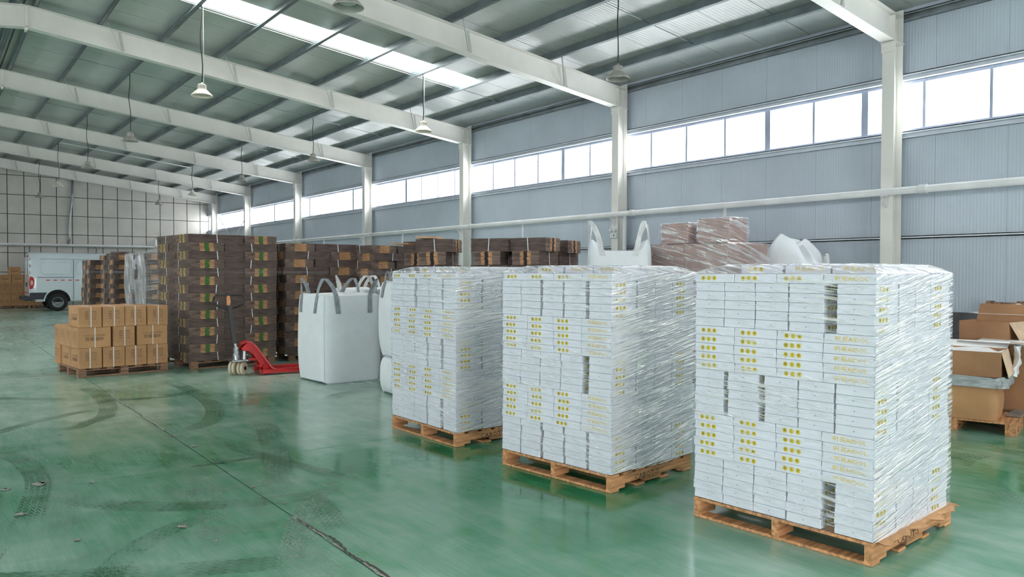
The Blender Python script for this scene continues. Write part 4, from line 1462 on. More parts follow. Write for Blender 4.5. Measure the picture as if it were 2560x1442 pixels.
for k, (x, y, a) in enumerate(((0.55, 0.5, 0.1), (0.7, 0.55, 0.25))):
    o = link('loose_board', MB().box(-0.5, 0.5, -0.3, 0.3, 0, 0.05).mesh('loose_board', 'bundle_brown')); o.matrix_world = T_ @ Matrix.Translation((x, y, 0.13 + 14 * 0.145 + 0.055 * k)) @ Matrix.Rotation(a, 4, 'Z')
    tag(o, ['lower', 'upper'][k] + ' loose board on top of the stack left of the sheeted one', 'board')
U3 = dict(loc=(5.05, 24.0, 0), rz=math.radians(12))
ps = thing('plastic_sheet', 'milky plastic sheet hanging over the left side of a bundle stack', 'plastic sheet', U3['loc'], U3['rz'])
mb = MB(); mb.smooth = True
def sheetp(i, j):
    y = -0.05 + 1.32 * i / 24
    zt = 0.13 + 14 * 0.145 + 0.03
    if j < 4:
        return (0.55 - 0.19 * j, y, zt + 0.02 * math.sin(i * 0.9 + j) + 0.02)
    f = (j - 4) / 18
    return (-0.04 - 0.02 * math.sin(i * 0.7 + j * 0.3) - 0.03 * math.sin(i * 0.33), y + 0.02 * math.sin(j * 0.5), zt - f * (1.55 + 0.08 * math.sin(i * 0.8)))
mb.grid(sheetp, 25, 23, uvf=lambda i, j: (i * 0.055, j * 0.085))
mb.build('film', 'plastic_sheet', ps)
wrap(U3['loc'], U3['rz'], 'clear film strips around the plastic sheeted bundle stack', 0.13 + 14 * 0.145, hp=0.3, W=1.24, D=1.24, mat='stretch_film_light', seed=21, cap=False, name='stretch_wrap', off=0.03)

# ------------------------------------------------------------------ far carton pile left of the van
KL2, KW2, KH2 = 0.46, 0.222, 0.345
kraft_far = kraft_carton(KL2, KW2, KH2, 5, strap=False).mesh('far_carton', ['kraft', 'ink'])
kraft_far2 = kraft_carton(0.46, 0.46, KH2, 6, strap=False).mesh('far_carton', ['kraft', 'ink'])
block_pallet('old_pallet', 'pallet under the far cartons left of the van', (2.55, 40.6, 0), 0.0, 1.2, 1.0)
block_pallet('old_pallet', 'second pallet of far cartons, nearer the van', (3.8, 40.6, 0), 0.0, 1.2, 1.0)
block_pallet('old_pallet', 'pallet at the left picture edge under far cartons', (1.28, 40.9, 0), 0.0, 1.2, 1.0)
RW = ['bottom', 'second', 'third', 'fourth', 'fifth']
for row in range(5):
    nn = [11, 9, 9, 0, 0][row]
    for k in range(nn):
        o = link('far_carton', kraft_far, None, (2.66 + k * 0.228 + R.uniform(-.006, .006), 40.6 + KL2 / 2, 0.132 + row * KH2)); o.rotation_euler = (0, 0, math.pi / 2)
        tag(o, 'far brown carton by the van, %s row, %s from left' % (RW[row], ORD[k] if k else 'first'), 'carton', 'far brown cartons left of the van')
for row, lst in ((3, (2.78, 3.26, 3.74)), (4, (3.14,))):
    for k, x in enumerate(lst):
        o = link('far_carton', kraft_far2, None, (x, 40.6 + 0.23, 0.132 + row * KH2))
        tag(o, 'broad far brown carton by the van, %s row, %s from left' % (RW[row], ORD[k] if k else 'first'), 'carton', 'far brown cartons left of the van')
for row in range(4):
    for k in range(5):
        if row == 3 and k > 3:
            continue
        o = link('far_carton', kraft_far, None, (1.40 + k * 0.228, 40.9 + KL2 / 2, 0.132 + row * KH2)); o.rotation_euler = (0, 0, math.pi / 2)
        tag(o, 'far brown carton at the left picture edge, %s row, %s from left' % (RW[row], ORD[k] if k else 'first'), 'carton', 'far brown cartons at the left edge')

# ------------------------------------------------------------------ goods along the window wall
WB, WRZ = Vector((8.96, 6.72, 0)), 0.0
block_pallet('old_pallet', 'pallet under the film wrapped brown boxes by the window wall', WB, WRZ, 0.97, 1.57)
plain('mauve_board', (176, 140, 128), 0.6, var=0.05)
def wbox(x, y, z, L, W, H, label):
    mb = MB(); mb.bbox(-L / 2, L / 2, -W / 2, W / 2, 0, H - 0.002, 0.008)
    mb.box(-L / 2 + 0.01, L / 2 - 0.01, -0.03, 0.03, H - 0.003, H - 0.0015)
    o = mb.build('wrapped_box', 'mauve_board', None, WB + Vector((x, y, z)))
    tag(o, label, 'box', 'film wrapped brown boxes')
for ti in range(3):
    for k in range(2):
        wbox(0.485, 0.39 + 0.785 * k, 0.13 + ti * 0.652, 0.96, 0.775, 0.65, 'large brown wrapped box, %s end, %s tier of the wrapped load' % (['near', 'far'][k], ['bottom', 'middle', 'top'][ti]))
ZW = 0.13 + 3 * 0.652
wbox(0.28, 0.30, ZW + 0.008, 0.42, 0.55, 0.35, 'brown film wrapped box on top, nearer the camera')
wbox(0.28, 1.02, ZW + 0.008, 0.42, 0.52, 0.31, 'brown film wrapped box on top, farther from the camera')
wrap(WB, WRZ, 'clear film around the large brown boxes by the window wall', ZW + 0.002, hp=0.13, W=1.57, D=0.97, inset=0.1, rise=0.004, mat='clear_hood', seed=31)
wrap(WB + Vector((0.06, 0.015, 0)), 0.0, 'clear film around the nearer top box', ZW + 0.362, hp=ZW + 0.008, W=0.57, D=0.44, inset=0.05, rise=0.004, mat='clear_hood', seed=33)
wrap(WB + Vector((0.06, 0.75, 0)), 0.0, 'clear film around the farther top box', ZW + 0.322, hp=ZW + 0.008, W=0.54, D=0.44, inset=0.05, rise=0.004, mat='clear_hood', seed=35)
big_bag('lower bulk bag carrying the open handled bag by the window wall', (8.38, 8.2, 0), math.radians(10), 0.95, 0.95, 1.08, seed=14, loops=(), hs=0.2)
big_bag('open limp white bag with two standing handles above the white stacks', (8.33, 8.22, 1.08), math.radians(45), 0.92, 0.92, 1.06, straps='bag_strap_white', seed=11, full=False, hs=0.44, bulge=0.03, sag=0.17, loops=(0, 1, 2, 3))
big_bag('lower bulk bag behind the wrapped boxes', (10.85, 6.9, 0), math.radians(10), 0.95, 0.95, 1.08, seed=15, loops=(), hs=0.2)
def crumpled_bag(label, loc, rz):
    t = thing('bulk_bag', label, 'bulk bag', loc, rz, GBAG)
    r = random.Random(4)
    nu, nv = 64, 22
    mb = MB(); mb.smooth = True
    def P(i, j):
        a = 2 * math.pi * i / nu
        v = j / (nv - 1)
        c, s = math.cos(a), math.sin(a)
        e = 0.4
        x = math.copysign(abs(c) ** e, c); y = math.copysign(abs(s) ** e, s)
        w = 1.0 if v < 0.6 else 1 - 0.62 * ((v - 0.6) / 0.4) ** 1.6
        cr = 0.05 * math.sin(5 * a + 7 * v) + 0.05 * math.sin(11 * a - 5 * v) * max(0, v - 0.4)
        z = 1.02 * v ** 0.9 + (0.14 * math.cos(2 * a + 0.5) + 0.08 * math.sin(5 * a)) * max(0, v - 0.5) * 1.6
        return (x * 0.48 * (w + cr * (0.4 + v)), y * 0.48 * (w + cr * (0.4 + v)), max(0, z))
    mb.grid(P, nu, nv, closed_u=True)
    mb.grid(lambda i, j: tuple(c * f for c, f in zip(P(i, nv - 1), ((1, .6, .05)[j], (1, .6, .05)[j], (1, .95, .9)[j]))), nu, 3, closed_u=True)
    mb.build('body', 'bag_white', t)
    for a, hgt in ((5.2, 0.75), (5.9, 0.78), (2.2, 0.8)):
        lo = MB()
        base = Vector((0.5 * math.cos(a), 0.5 * math.sin(a), hgt))
        pts = [base + Vector((0.02 * math.cos(a), 0.02 * math.sin(a), 0)) + Vector((-math.sin(a), math.cos(a), 0)) * d + Vector((0, 0, h)) for d, h in ((-0.08, -0.15), (-0.08, 0.02), (-0.06, 0.1), (0.0, 0.13), (0.06, 0.1), (0.08, 0.02), (0.08, -0.15))]
        ribbon(lo, pts, (math.cos(a), math.sin(a), 0.2), 0.045, 0.005)
        lo.build('lifting_loop', 'bag_strap_white', t)
crumpled_bag('crumpled closed white bag behind the film wrapped boxes', (10.85, 6.9, 1.08), math.radians(20))

# ------------------------------------------------------------------ open cartons on pallets at the right edge
plain('carton_inside', (214, 186, 158), 0.85, var=0.05)
plain('liner_white', (240, 238, 238), 0.5, var=0.03)
plain('grey_film', (176, 180, 184), 0.3, var=0.1, scale=9, stretch=(1, 1, 8))
def open_box(label, loc, rz, L, W, H, flaps=(30, 60, 20, 80), mat='kraft_dark', group='open cartons at the right edge', bulge=0.0, full=0.8, fl=0.42):
    t = thing('open_carton', label, 'carton', loc, rz, group)
    e = 0.006
    mb = MB()
    if bulge:
        nu = 40
        def P(i, j):
            a = 2 * math.pi * i / nu
            v = j / 10
            c, s = math.cos(a), math.sin(a)
            x = math.copysign(abs(c) ** 0.22, c); y = math.copysign(abs(s) ** 0.22, s)
            g = 1 + bulge * math.sin(math.pi * v)
            return (L / 2 + x * L / 2 * g, W / 2 + y * W / 2 * g, H * v)
        mb.smooth = True
        mb.grid(P, nu, 11, closed_u=True)
        mb.smooth = False
        mb.add([P(i, 0) for i in range(nu)], [tuple(reversed(range(nu)))])
    else:
        mb.box(0, L, 0, e, 0, H); mb.box(0, L, W - e, W, 0, H); mb.box(0, e, e, W - e, 0, H); mb.box(L - e, L, e, W - e, 0, H)
        mb.box(e, L - e, e, W - e, 0, 0.01)
    mb.build('body', mat, t)
    if full:
        c = MB(); c.smooth = True
        r = random.Random(int(L * 1000))
        hh = [[H * full + r.uniform(-0.02, 0.03) for _ in range(9)] for _ in range(9)]
        c.grid(lambda i, j: (e + (L - 2 * e) * i / 8, e + (W - 2 * e) * j / 8, hh[j][i]), 9, 9)
        c.build('contents', 'liner_white', t)
    f = fl * W
    for k, ang in enumerate(flaps):
        if ang is None:
            continue
        a = math.radians(ang)                 # 0 = flat outwards, 90 = upright
        mb = MB()
        dx, dz = math.cos(a) * f, math.sin(a) * f
        ins = 0.01
        ed = [((ins, 0, H), (L - ins, 0, H), (0, -1)), ((L, ins, H), (L, W - ins, H), (1, 0)), ((L - ins, W, H), (ins, W, H), (0, 1)), ((0, W - ins, H), (0, ins, H), (-1, 0))][k]
        p, q, (ox, oy) = Vector(ed[0]), Vector(ed[1]), ed[2]
        o = Vector((ox * dx, oy * dx, dz))
        nrm = (q - p).cross(o).normalized() * 0.005
        v = [p, q, q + o, p + o]
        v += [x_ + nrm for x_ in v]
        mb.add(v, [(0, 3, 2, 1), (4, 5, 6, 7), (0, 1, 5, 4), (1, 2, 6, 5), (2, 3, 7, 6), (3, 0, 4, 7)])
        mb.build('flap', 'liner_white' if 0 <= ang <= 20 else 'carton_inside' if ang < 60 else mat, t)
    return t
PRZ = math.radians(14)
PN = Vector((8.74, 3.02, 0))
block_pallet('old_pallet', 'old pallet under the bulging carton at the right edge', PN, PRZ, 0.74, 1.15, wood='pallet_wood')
RT = Matrix.Translation(PN) @ Matrix.Rotation(PRZ, 4, 'Z')
def rp(x, y, z):
    return tuple(RT @ Vector((x, y, z)))
open_box('bulging closed brown carton, lowest on the right edge pallet', rp(0.02, 0.18, 0.132), PRZ, 0.62, 0.75, 0.34, flaps=(None,) * 4, bulge=0.05, mat='kraft', full=0.97)
gf = thing('grey_film_strip', 'crumpled grey film between the two stacked right edge cartons', 'plastic film', rp(0.0, 0.10, 0.475), PRZ)
mb = MB(); mb.smooth = True
mb.grid(lambda i, j: (0.33 + 0.35 * math.copysign(abs(math.cos(2 * math.pi * i / 48)) ** 0.25, math.cos(2 * math.pi * i / 48)) * (1 + 0.03 * math.sin(i * 2.3 + j)), 0.40 + 0.42 * math.copysign(abs(math.sin(2 * math.pi * i / 48)) ** 0.25, math.sin(2 * math.pi * i / 48)) * (1 + 0.03 * math.sin(i * 1.7 + j * 2)), 0.028 * j + 0.01 * math.sin(i * 0.9) * (j % 3)), 48, 5, closed_u=True)
mb.grid(lambda i, j: (0.02 + 0.62 * i / 3, 0.02 + 0.76 * j / 3, 0.10), 4, 4)
mb.build('film', 'grey_film', gf)
open_box('open brown carton above the bulging one at the right edge', rp(0.03, 0.14, 0.582), PRZ, 0.60, 0.72, 0.26, flaps=(-75, 12, None, None), full=0.9, fl=0.36)
wl = thing('liner_bag', 'white plastic liner hanging from the open right edge carton', 'plastic liner', rp(0.63, 0.0, 0.5), PRZ)
mb = MB(); mb.smooth = True
mb.grid(lambda i, j: (-0.12 + 0.30 * i / 10, 0.08 - 0.03 * math.sin(i * 1.1 + j * 0.6) - 0.02 * (j < 6), 0.37 - 0.04 * j + 0.012 * math.sin(i * 1.9)), 11, 9)
mb.build('film', 'bag_white', wl)
open_box('open brown carton with raised flap left of the right edge pile', rp(0.0, 1.30, 0.0), PRZ + 0.15, 0.6, 0.5, 0.92, flaps=(None, 35, None, 30), full=0.9)
block_pallet('old_pallet', 'narrow old pallet under the carton with white flaps', (9.58, 2.86, 0), math.radians(4), 0.52, 1.1)
open_box('wide brown carton with white flaps behind the front one', (9.58, 2.92, 0.132), math.radians(4), 0.5, 0.95, 0.72, flaps=(None, 5, None, 14), full=0.95, fl=0.2)
open_box('tall brown carton with a raised flap standing behind the right edge pile', (10.2, 3.62, 0), 0.0, 0.48, 0.55, 1.07, flaps=(-60, 60, None, None), full=0.9)
open_box('tallest brown carton with white top at the right picture edge', (10.80, 3.2, 0.0), math.radians(-2), 0.7, 1.0, 1.14, flaps=(None, None, 4, 3), full=0.99, fl=0.12)
mb = MB(); mb.bbox(0, 0.5, 0, 0.14, 0, 0.02, 0.003)
tag(mb.build('loose_plank', 'pallet_dusty', None, rp(0.42, 0.0, 0.134)), 'loose pale plank lying on the right edge pallet', 'plank').rotation_euler = (0, 0, PRZ - 0.1)
ch = MB(); ch.smooth = True
ch.lathe([(0.16, 0.0), (0.13, 0.05), (0.07, 0.1), (0.015, 0.13)], 16)
ch.v = [(x * (1 + 0.15 * math.sin(7 * z_ * 30)), y, z_) for x, y, z_ in ch.v]
tag(ch.build('plastic_wad', 'bag_white', None, (11.15, 3.85, 1.14)), 'gathered clear plastic bag top on the right edge carton', 'plastic bag')
lp = thing('leaning_pallet', 'old wooden pallet leaning upright against the window wall', 'pallet', (11.75, 3.3, 0.0), 0.0)
for k in range(4):
    y = 0.0 + 0.38 * k
    MB().bar((0.0, y + 0.05, 0.0), (0.24, y + 0.05, 1.27), 0.1, 0.03, up=(1, 0, 0)).build('deck_board', 'pallet_old', lp)
for k in range(4):
    z_ = 0.08 + 0.36 * k
    MB().bbox(0.03 + 0.19 * z_ / 1.27 , 0.11 + 0.19 * z_ / 1.27, 0.0, 1.24, z_, z_ + 0.09, 0.003).build('stringer', 'pallet_old', lp)

# ------------------------------------------------------------------ pendant lamps
def pendant(x, y, zb, label, enamel='lamp_enamel', white_cord=False, mount=None):
    t = thing('pendant_lamp', label, 'lamp', (x, y, zb), 0.0, 'bell shaped hall lamps')
    s = MB(); s.smooth = True
    s.lathe([(0.19, 0.0), (0.192, 0.006), (0.175, 0.03), (0.13, 0.075), (0.085, 0.115), (0.07, 0.125)], 32)
    s.lathe([(0.186, 0.003), (0.17, 0.03), (0.125, 0.072), (0.08, 0.11)], 32)
    s.build('shade', enamel, t)
    h = MB(); h.lathe([(0.07, 0.12), (0.075, 0.13), (0.075, 0.2), (0.06, 0.215), (0.02, 0.225), (0.015, 0.25)], 20, cap=True)
    ho = h.build('housing', 'lamp_enamel' if enamel == 'lamp_enamel' else 'lamp_grey', t)
    for k in range(12):
        a = 2 * math.pi * k / 12
        f = MB(); f.bar((0.073 * math.cos(a), 0.073 * math.sin(a), 0.14), (0.073 * math.cos(a), 0.073 * math.sin(a), 0.195), 0.006, 0.02, up=(math.cos(a), math.sin(a), 0)); f.build('cooling_fin', 'lamp_grey', ho)
    b_ = MB(); b_.lathe([(0.0, 0.055), (0.1, 0.055)], 20); b_.build('diffuser', 'liner_white', t)
    top_ = zr(x) - 0.16 - zb
    r = random.Random(int(x * 100 + y * 10))
    pts = []
    for k in range(10):
        f = k / 9
        wv = 0.03 * math.sin(f * math.pi) * math.sin(f * 7 + r.uniform(0, 1))
        pts.append((wv, wv * 0.5, 0.24 + (top_ - 0.24) * f))
    c = MB(); c.tube(pts, 0.009, 6); c.build('cord', 'black_cable', t)
    if white_cord:
        c = MB(); c.tube([(0.03, 0, 0.24), (0.028, 0, 0.24 + (top_ - 0.24))], 0.006, 6); c.build('hanger_chain', 'pipe_white', t)
LR = [(8.72, 8.65, 4.71), (8.72, 14.62, 4.75), (8.72, 20.65, 4.78), (8.72, 26.8, 4.79), (8.72, 33.0, 4.79), (8.72, 38.7, 4.80)]
LLf = [(4.06, 8.56, 4.83), (4.06, 14.68, 4.88), (4.06, 20.9, 4.89), (4.06, 27.2, 4.89), (4.06, 33.8, 4.89), (4.06, 40.0, 4.95)]
nmR = ['nearest bell lamp of the row beside the windows', 'bell lamp below the lower end of the skylight', 'third bell lamp of the row beside the windows', 'fourth bell lamp of the row beside the windows', 'white fifth bell lamp of the row beside the windows', 'farthest bell lamp of the row beside the windows']
nmL = ['bell lamp cut off by the top picture edge', 'bell lamp on a long cord at the upper end of the skylight', 'third bell lamp of the left row', 'fourth bell lamp of the left row', 'white fifth bell lamp of the left row', 'farthest bell lamp of the left row']
for k, p in enumerate(LR):
    pendant(*p, nmR[k], 'lamp_enamel' if k in (1, 4) else 'lamp_grey', k in (1, 4))
for k, p in enumerate(LLf):
    pendant(*p, nmL[k], 'lamp_enamel' if k in (1, 4) else 'lamp_grey', k in (1, 4))
for k, (y, x0, x1, lb) in enumerate(((15.19, 4.06, 9.9, 'white conduit running along the skylight strip'), (33.4, 4.06, 8.75, 'white conduit between the two white far lamps'))):
    mb = MB(); mb.tube([(x0, y, zr(x0) - 0.175 + 0.13 * (1 - k)), (x1, y, zr(x1) - 0.175 + 0.13 * (1 - k))], 0.007 + 0.013 * k, 8)
    tag(mb.build('conduit', 'pipe_white'), lb, 'conduit')

# ------------------------------------------------------------------ pipes on the walls
PIPEX, PIPEZ = 11.69, 2.90
pp = thing('fire_pipe', 'white fire main running along the window wall past the columns', 'pipe', (PIPEX, 0, PIPEZ))
mb = MB(); mb.tube([(0, -12, 0), (0, 41.2, 0)], 0.055, 14); mb.build('main_pipe', 'pipe_white', pp)
for y in (-6.3, 0.3, 5.3, 11.15, 17.1, 23.1, 29.2, 35.2):
    mb = MB(); mb.lathe([(0.055, -0.06), (0.07, -0.055), (0.07, 0.055), (0.055, 0.06)], 14, axis='y', at=(0, y, 0)); mb.build('coupling', 'pipe_white', pp)
for y in FRAMES:
    mb = MB(); mb.box(-0.08, 0.08, y - 0.025, y + 0.025, -0.075, -0.055); mb.bar((0.075, y, -0.22), (-0.06, y, -0.07), 0.04, 0.012, up=(0, 1, 0)); mb.box(0.068, 0.08, y - 0.025, y + 0.025, -0.24, -0.05); mb.build('bracket', 'pipe_white', pp)
for y in (8.86, 11.42, 14.88, 20.9, 26.8):
    mb = MB(); mb.tube([(0.04, y, -0.03), (0.04, y, -1.9)], 0.032, 10); mb.build('drop_pipe', 'pipe_white', pp)
em = thing('emergency_light', 'white twin-head emergency light on the second column', 'emergency light', (11.77, 11.75, 2.40))
MB().bbox(-0.06, -0.002, -0.09, 0.09, 0.0, 0.11, 0.008).build('box', 'pipe_white', em)
for s in (-1, 1):
    mb = MB(); mb.smooth = True; mb.lathe([(0.0, -0.10), (0.04, -0.10), (0.045, -0.085), (0.03, -0.03), (0.012, -0.02), (0.0, -0.02)], 16, axis='x', at=(0, s * 0.055, 0.165)); mb.build('lamp_head', 'pipe_white', em)
mb = MB(); mb.box(-0.062, -0.06, -0.05, -0.02, 0.04, 0.07); mb.build('indicator', 'vent_dark', em)
ep = thing('wall_pipe', 'white pipe with upturned end along the far end wall', 'pipe', (0, 42.55, 2.92))
mb = MB(); mb.tube([(-8.5, 0, 0), (9.35, 0, 0), (9.42, 0, 0.05), (9.42, 0, 0.38)], 0.07, 10); mb.build('main_pipe', 'pipe_white', ep)
for x in (-4, -0.5, 3.9, 6.7):
    mb = MB(); mb.box(x - 0.03, x + 0.03, -0.06, 0.24, -0.1, -0.06); mb.bar((x, 0.2, -0.45), (x, -0.03, -0.1), 0.05, 0.04, up=(1, 0, 0)); mb.build('bracket', 'galvanised', ep)
dp = MB(); dp.tube([(5.72, 42.72, 6.2), (5.7, 42.7, 5.4), (5.62, 42.7, 4.6), (5.55, 42.7, 3.9), (5.58, 42.7, 3.3), (5.5, 42.7, 2.95)], 0.055, 10)
tag(dp.build('downpipe', 'galvanised'), 'crooked grey pipe running down the far end wall', 'pipe')
for k, (a, b_) in enumerate((((12.08, 40.8, 4.5), (12.08, 36.1, 1.9)), ((12.08, 36.1, 4.5), (12.08, 40.8, 1.9)))):
    mb = MB(); mb.tube([a, b_], 0.03, 8)
    tag(mb.build('cross_brace', 'pipe_white'), 'diagonal brace rod in the farthest wall bay, falling %s' % ['toward the camera', 'away from the camera'][k], 'brace')

# ------------------------------------------------------------------ tyre tracks, cracks and chipped paint on the floor
def track_mat(name, rgb, ribs, amount):
    m, nt, b = nodes_of(name)
    uv = coords(nt, (1, 1, 1), 'UV')
    sep = nt.nodes.new("ShaderNodeSeparateXYZ"); nt.links.new(uv, sep.inputs[0])
    u, v = sep.outputs[0], sep.outputs[1]                 # u: metres along, v: 0..1 across
    edge = mathn(nt, 'MULTIPLY', mathn(nt, 'SUBTRACT', 0.5, mathn(nt, 'ABSOLUTE', mathn(nt, 'SUBTRACT', v, 0.5))), 9.0, clamp=True)
    zig = mathn(nt, 'ADD', mathn(nt, 'MULTIPLY', u, 15.0), mathn(nt, 'MULTIPLY', mathn(nt, 'PINGPONG', mathn(nt, 'MULTIPLY', v, ribs), 0.5), 1.6))
    tread = mathn(nt, 'GREATER_THAN', mathn(nt, 'FRACT', zig), 0.45)
    groove = mathn(nt, 'GREATER_THAN', mathn(nt, 'FRACT', mathn(nt, 'MULTIPLY', v, ribs)), 0.2)
    nz = noise(nt, coords(nt), 1.6, 6.0, 0.7)
    wear = mathn(nt, 'MULTIPLY', mathn(nt, 'SUBTRACT', nz, 0.36), 4.0, clamp=True)
    fd = nt.nodes.new("ShaderNodeAttribute"); fd.attribute_name = 'fade'
    pat = mathn(nt, 'MULTIPLY_ADD', mathn(nt, 'MULTIPLY', tread, groove), 0.85); pat.node.inputs[2].default_value = 0.15
    mask = mathn(nt, 'MULTIPLY', mathn(nt, 'MULTIPLY', pat, edge), mathn(nt, 'MULTIPLY', mathn(nt, 'MULTIPLY', wear, fd.outputs['Fac']), amount), clamp=True)
    b.inputs['Base Color'].default_value = lin(rgb)
    b.inputs['Roughness'].default_value = 0.38
    tr = nt.nodes.new("ShaderNodeBsdfTransparent")
    mx = nt.nodes.new("ShaderNodeMixShader")
    nt.links.new(mask, mx.inputs[0]); nt.links.new(tr.outputs[0], mx.inputs[1]); nt.links.new(b.outputs[0], mx.inputs[2])
    nt.links.new(mx.outputs[0], nt.nodes['Material Output'].inputs[0])
track_mat('tyre_green', (20, 98, 54), 5.0, 0.9)
track_mat('tyre_pale', (136, 170, 152), 5.0, 0.55)
plain('crack_dark', (78, 74, 72), 0.9, var=0.2, scale=30)
plain('bare_concrete', (150, 152, 142), 0.9, var=0.12, scale=40)
def smooth_path(pts, n=12):
    out = []
    P = [pts[0]] + list(pts) + [pts[-1]]
    for i in range(1, len(P) - 2):
        p0, p1, p2, p3 = (Vector(q) for q in P[i - 1:i + 3])
        for k in range(n):
            t = k / n
            out.append(0.5 * ((2 * p1) + (p2 - p0) * t + (2 * p0 - 5 * p1 + 4 * p2 - p3) * t * t + (3 * p1 - p0 - 3 * p2 + p3) * t ** 3))
    out.append(Vector(pts[-1]))
    return out
def floor_ribbon(name, pts, w, mat, z=0.0006):
    P = smooth_path([Vector(p) for p in pts])
    n = len(P)
    L = [0.0]
    for i in range(1, n):
        L.append(L[-1] + (P[i] - P[i - 1]).length)
    def S(i, j):
        d = (P[min(i + 1, n - 1)] - P[max(i - 1, 0)]).normalized()
        s = Vector((-d.y, d.x))
        q = P[i] + s * (j / 4 - 0.5) * w
        return (q.x, q.y, z)
    mb = MB(); mb.grid(S, n, 5, uvf=lambda i, j: (L[i], j / 4), flip=False)
    o = mb.build(name, mat, fl)
    at = o.data.attributes.new('fade', 'FLOAT', 'POINT')
    for q in range(len(o.data.vertices)):
        i = q % n
        at.data[q].value = min(1.0, min(L[i], L[-1] - L[i]) / 0.5)
    return o
TR = [([(2.9, 12.52), (2.92, 11.51), (2.89, 10.5), (2.78, 9.63), (2.56, 8.91), (2.26, 8.48), (1.97, 8.45)], 0.24, 'tyre_green'),
      ([(3.03, 10.98), (3.05, 10.0), (3.03, 9.05), (2.85, 8.04), (2.55, 7.24), (2.24, 6.71)], 0.24, 'tyre_pale'),
      ([(1.8, 12.53), (1.82, 11.38), (1.75, 10.4), (1.6, 9.74), (1.37, 9.35)], 0.22, 'tyre_green'),
      ([(0.52, 8.37), (0.64, 7.91), (0.69, 7.35), (0.67, 6.9), (0.57, 6.24), (0.47, 5.71)], 0.2, 'tyre_green'),
      ([(0.78, 7.95), (0.82, 7.25), (0.81, 6.69), (0.74, 6.2), (0.6, 5.3)], 0.22, 'tyre_pale'),
      ([(1.71, 7.47), (1.75, 6.94), (1.72, 6.34), (1.63, 5.77), (1.48, 5.14), (1.3, 4.5)], 0.22, 'tyre_pale'),
      ([(3.07, 9.76), (3.43, 10.26), (3.88, 10.18)], 0.2, 'tyre_green'),
      ([(2.95, 8.4), (2.75, 7.6), (2.5, 6.8), (2.17, 5.77)], 0.26, 'tyre_green'),
      ([(2.75, 7.4), (2.4, 6.5), (2.05, 5.6), (1.7, 4.9)], 0.24, 'tyre_pale'),
      ([(2.22, 5.58), (2.21, 5.14), (2.08, 4.49)], 0.2, 'tyre_green'),
      ([(4.06, 9.25), (4.5, 9.63), (4.9, 9.7)], 0.26, 'tyre_green'),
      ([(1.55, 6.3), (1.45, 5.9), (1.2, 5.7)], 0.24, 'tyre_green'),
      ([(1.3, 10.6), (1.9, 10.9), (2.5, 10.8), (3.2, 11.3)], 0.2, 'tyre_green'),
      ([(0.9, 9.4), (1.2, 9.2), (1.5, 9.6), (1.9, 9.8)], 0.2, 'tyre_green'),
      ([(7.0, 2.9), (7.4, 2.95), (7.9, 2.9)], 0.24, 'tyre_green'),
      ([(6.7, 2.55), (6.45, 2.35), (6.1, 2.1)], 0.24, 'tyre_green'),
      ([(0.6, 5.0), (0.9, 4.6), (1.3, 4.4), (1.7, 4.5)], 0.22, 'tyre_pale')]
rt = random.Random(42)
for k in range(26):
    x, y, a = rt.uniform(-0.3, 3.0), rt.uniform(3.2, 11.5), rt.uniform(0, 6.28)
    cv = rt.uniform(-0.9, 0.9)
    pts = []
    for q in range(6):
        pts.append((x, y))
        x += 0.45 * math.cos(a); y += 0.45 * math.sin(a); a += cv * 0.45
    if all(px < 3.3 for px, py in pts):
        TR.append((pts, rt.uniform(0.16, 0.24), 'tyre_green' if k % 3 else 'tyre_pale'))
for k, (pts, w, mt) in enumerate(TR):
    floor_ribbon('tyre_track', pts, w, mt, 0.0005 + 0.00009 * k)
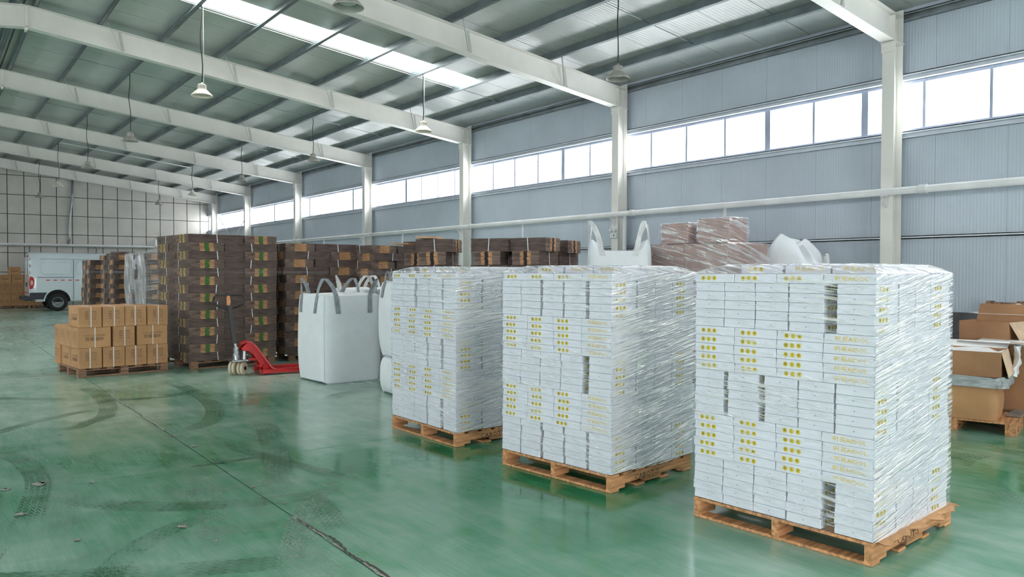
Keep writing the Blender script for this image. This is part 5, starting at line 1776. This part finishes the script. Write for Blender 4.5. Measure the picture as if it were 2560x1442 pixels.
def jagged(name, pts, w, mat, z, seed):
    r = random.Random(seed)
    P = smooth_path([Vector(p) for p in pts], 10)
    n = len(P)
    mb = MB()
    vs = []
    for i, p in enumerate(P):
        d = (P[min(i + 1, n - 1)] - P[max(i - 1, 0)]).normalized()
        s = Vector((-d.y, d.x))
        q = p + s * r.uniform(-w, w) * 0.7
        a = w * r.uniform(0.3, 1.0)
        vs += [(q.x + s.x * a, q.y + s.y * a, z), (q.x - s.x * a, q.y - s.y * a, z)]
    mb.add(vs, [(2 * i, 2 * i + 1, 2 * i + 3, 2 * i + 2) for i in range(n - 1)])
    return mb.build(name, mat, fl)
jagged('floor_crack', [(1.95, 4.9), (1.96, 4.66), (1.98, 4.4), (1.95, 4.09), (1.97, 3.83), (1.96, 3.3)], 0.012, 'crack_dark', 0.0052, 1)
jagged('chipped_edge', [(1.95, 4.95), (1.95, 4.4), (1.95, 3.8), (1.95, 3.2)], 0.012, 'bare_concrete', 0.0048, 2)
jagged('floor_crack', [(1.77, 6.77), (1.92, 6.76), (2.08, 6.77), (2.3, 6.76)], 0.016, 'crack_dark', 0.0052, 3)
jagged('chipped_edge', [(1.95, 11.6), (1.94, 10.8), (1.95, 9.99), (1.95, 8.51)], 0.014, 'bare_concrete', 0.0048, 4)
jagged('floor_crack', [(0.3, 14.12), (0.9, 14.12), (1.7, 14.12)], 0.012, 'crack_dark', 0.0052, 5)
for k, (x, y, s) in enumerate(((0.68, 6.92, 0.09), (2.0, 7.56, 0.06), (1.3, 5.2, 0.06), (0.72, 5.33, 0.035), (1.39, 4.8, 0.025), (0.46, 6.9, 0.06), (0.49, 6.13, 0.06), (1.96, 8.17, 0.06), (1.02, 6.72, 0.04), (1.98, 5.84, 0.04), (2.02, 5.3, 0.03), (1.06, 8.9, 0.03))):
    r = random.Random(k)
    n = 18
    for q in range(3):
        mb = MB()
        ox, oy = r.uniform(-s, s) * 0.6 * (q > 0), r.uniform(-s, s) * 0.6 * (q > 0)
        rad = s * (0.6 if q == 0 else 0.25)
        mb.add([(x + ox + rad * r.uniform(0.45, 1.1) * math.cos(2 * math.pi * i / n), y + oy + rad * 1.3 * r.uniform(0.45, 1.1) * math.sin(2 * math.pi * i / n), 0.0046) for i in range(n)], [tuple(range(n))])
        mb.build('paint_chip', 'bare_concrete', fl)
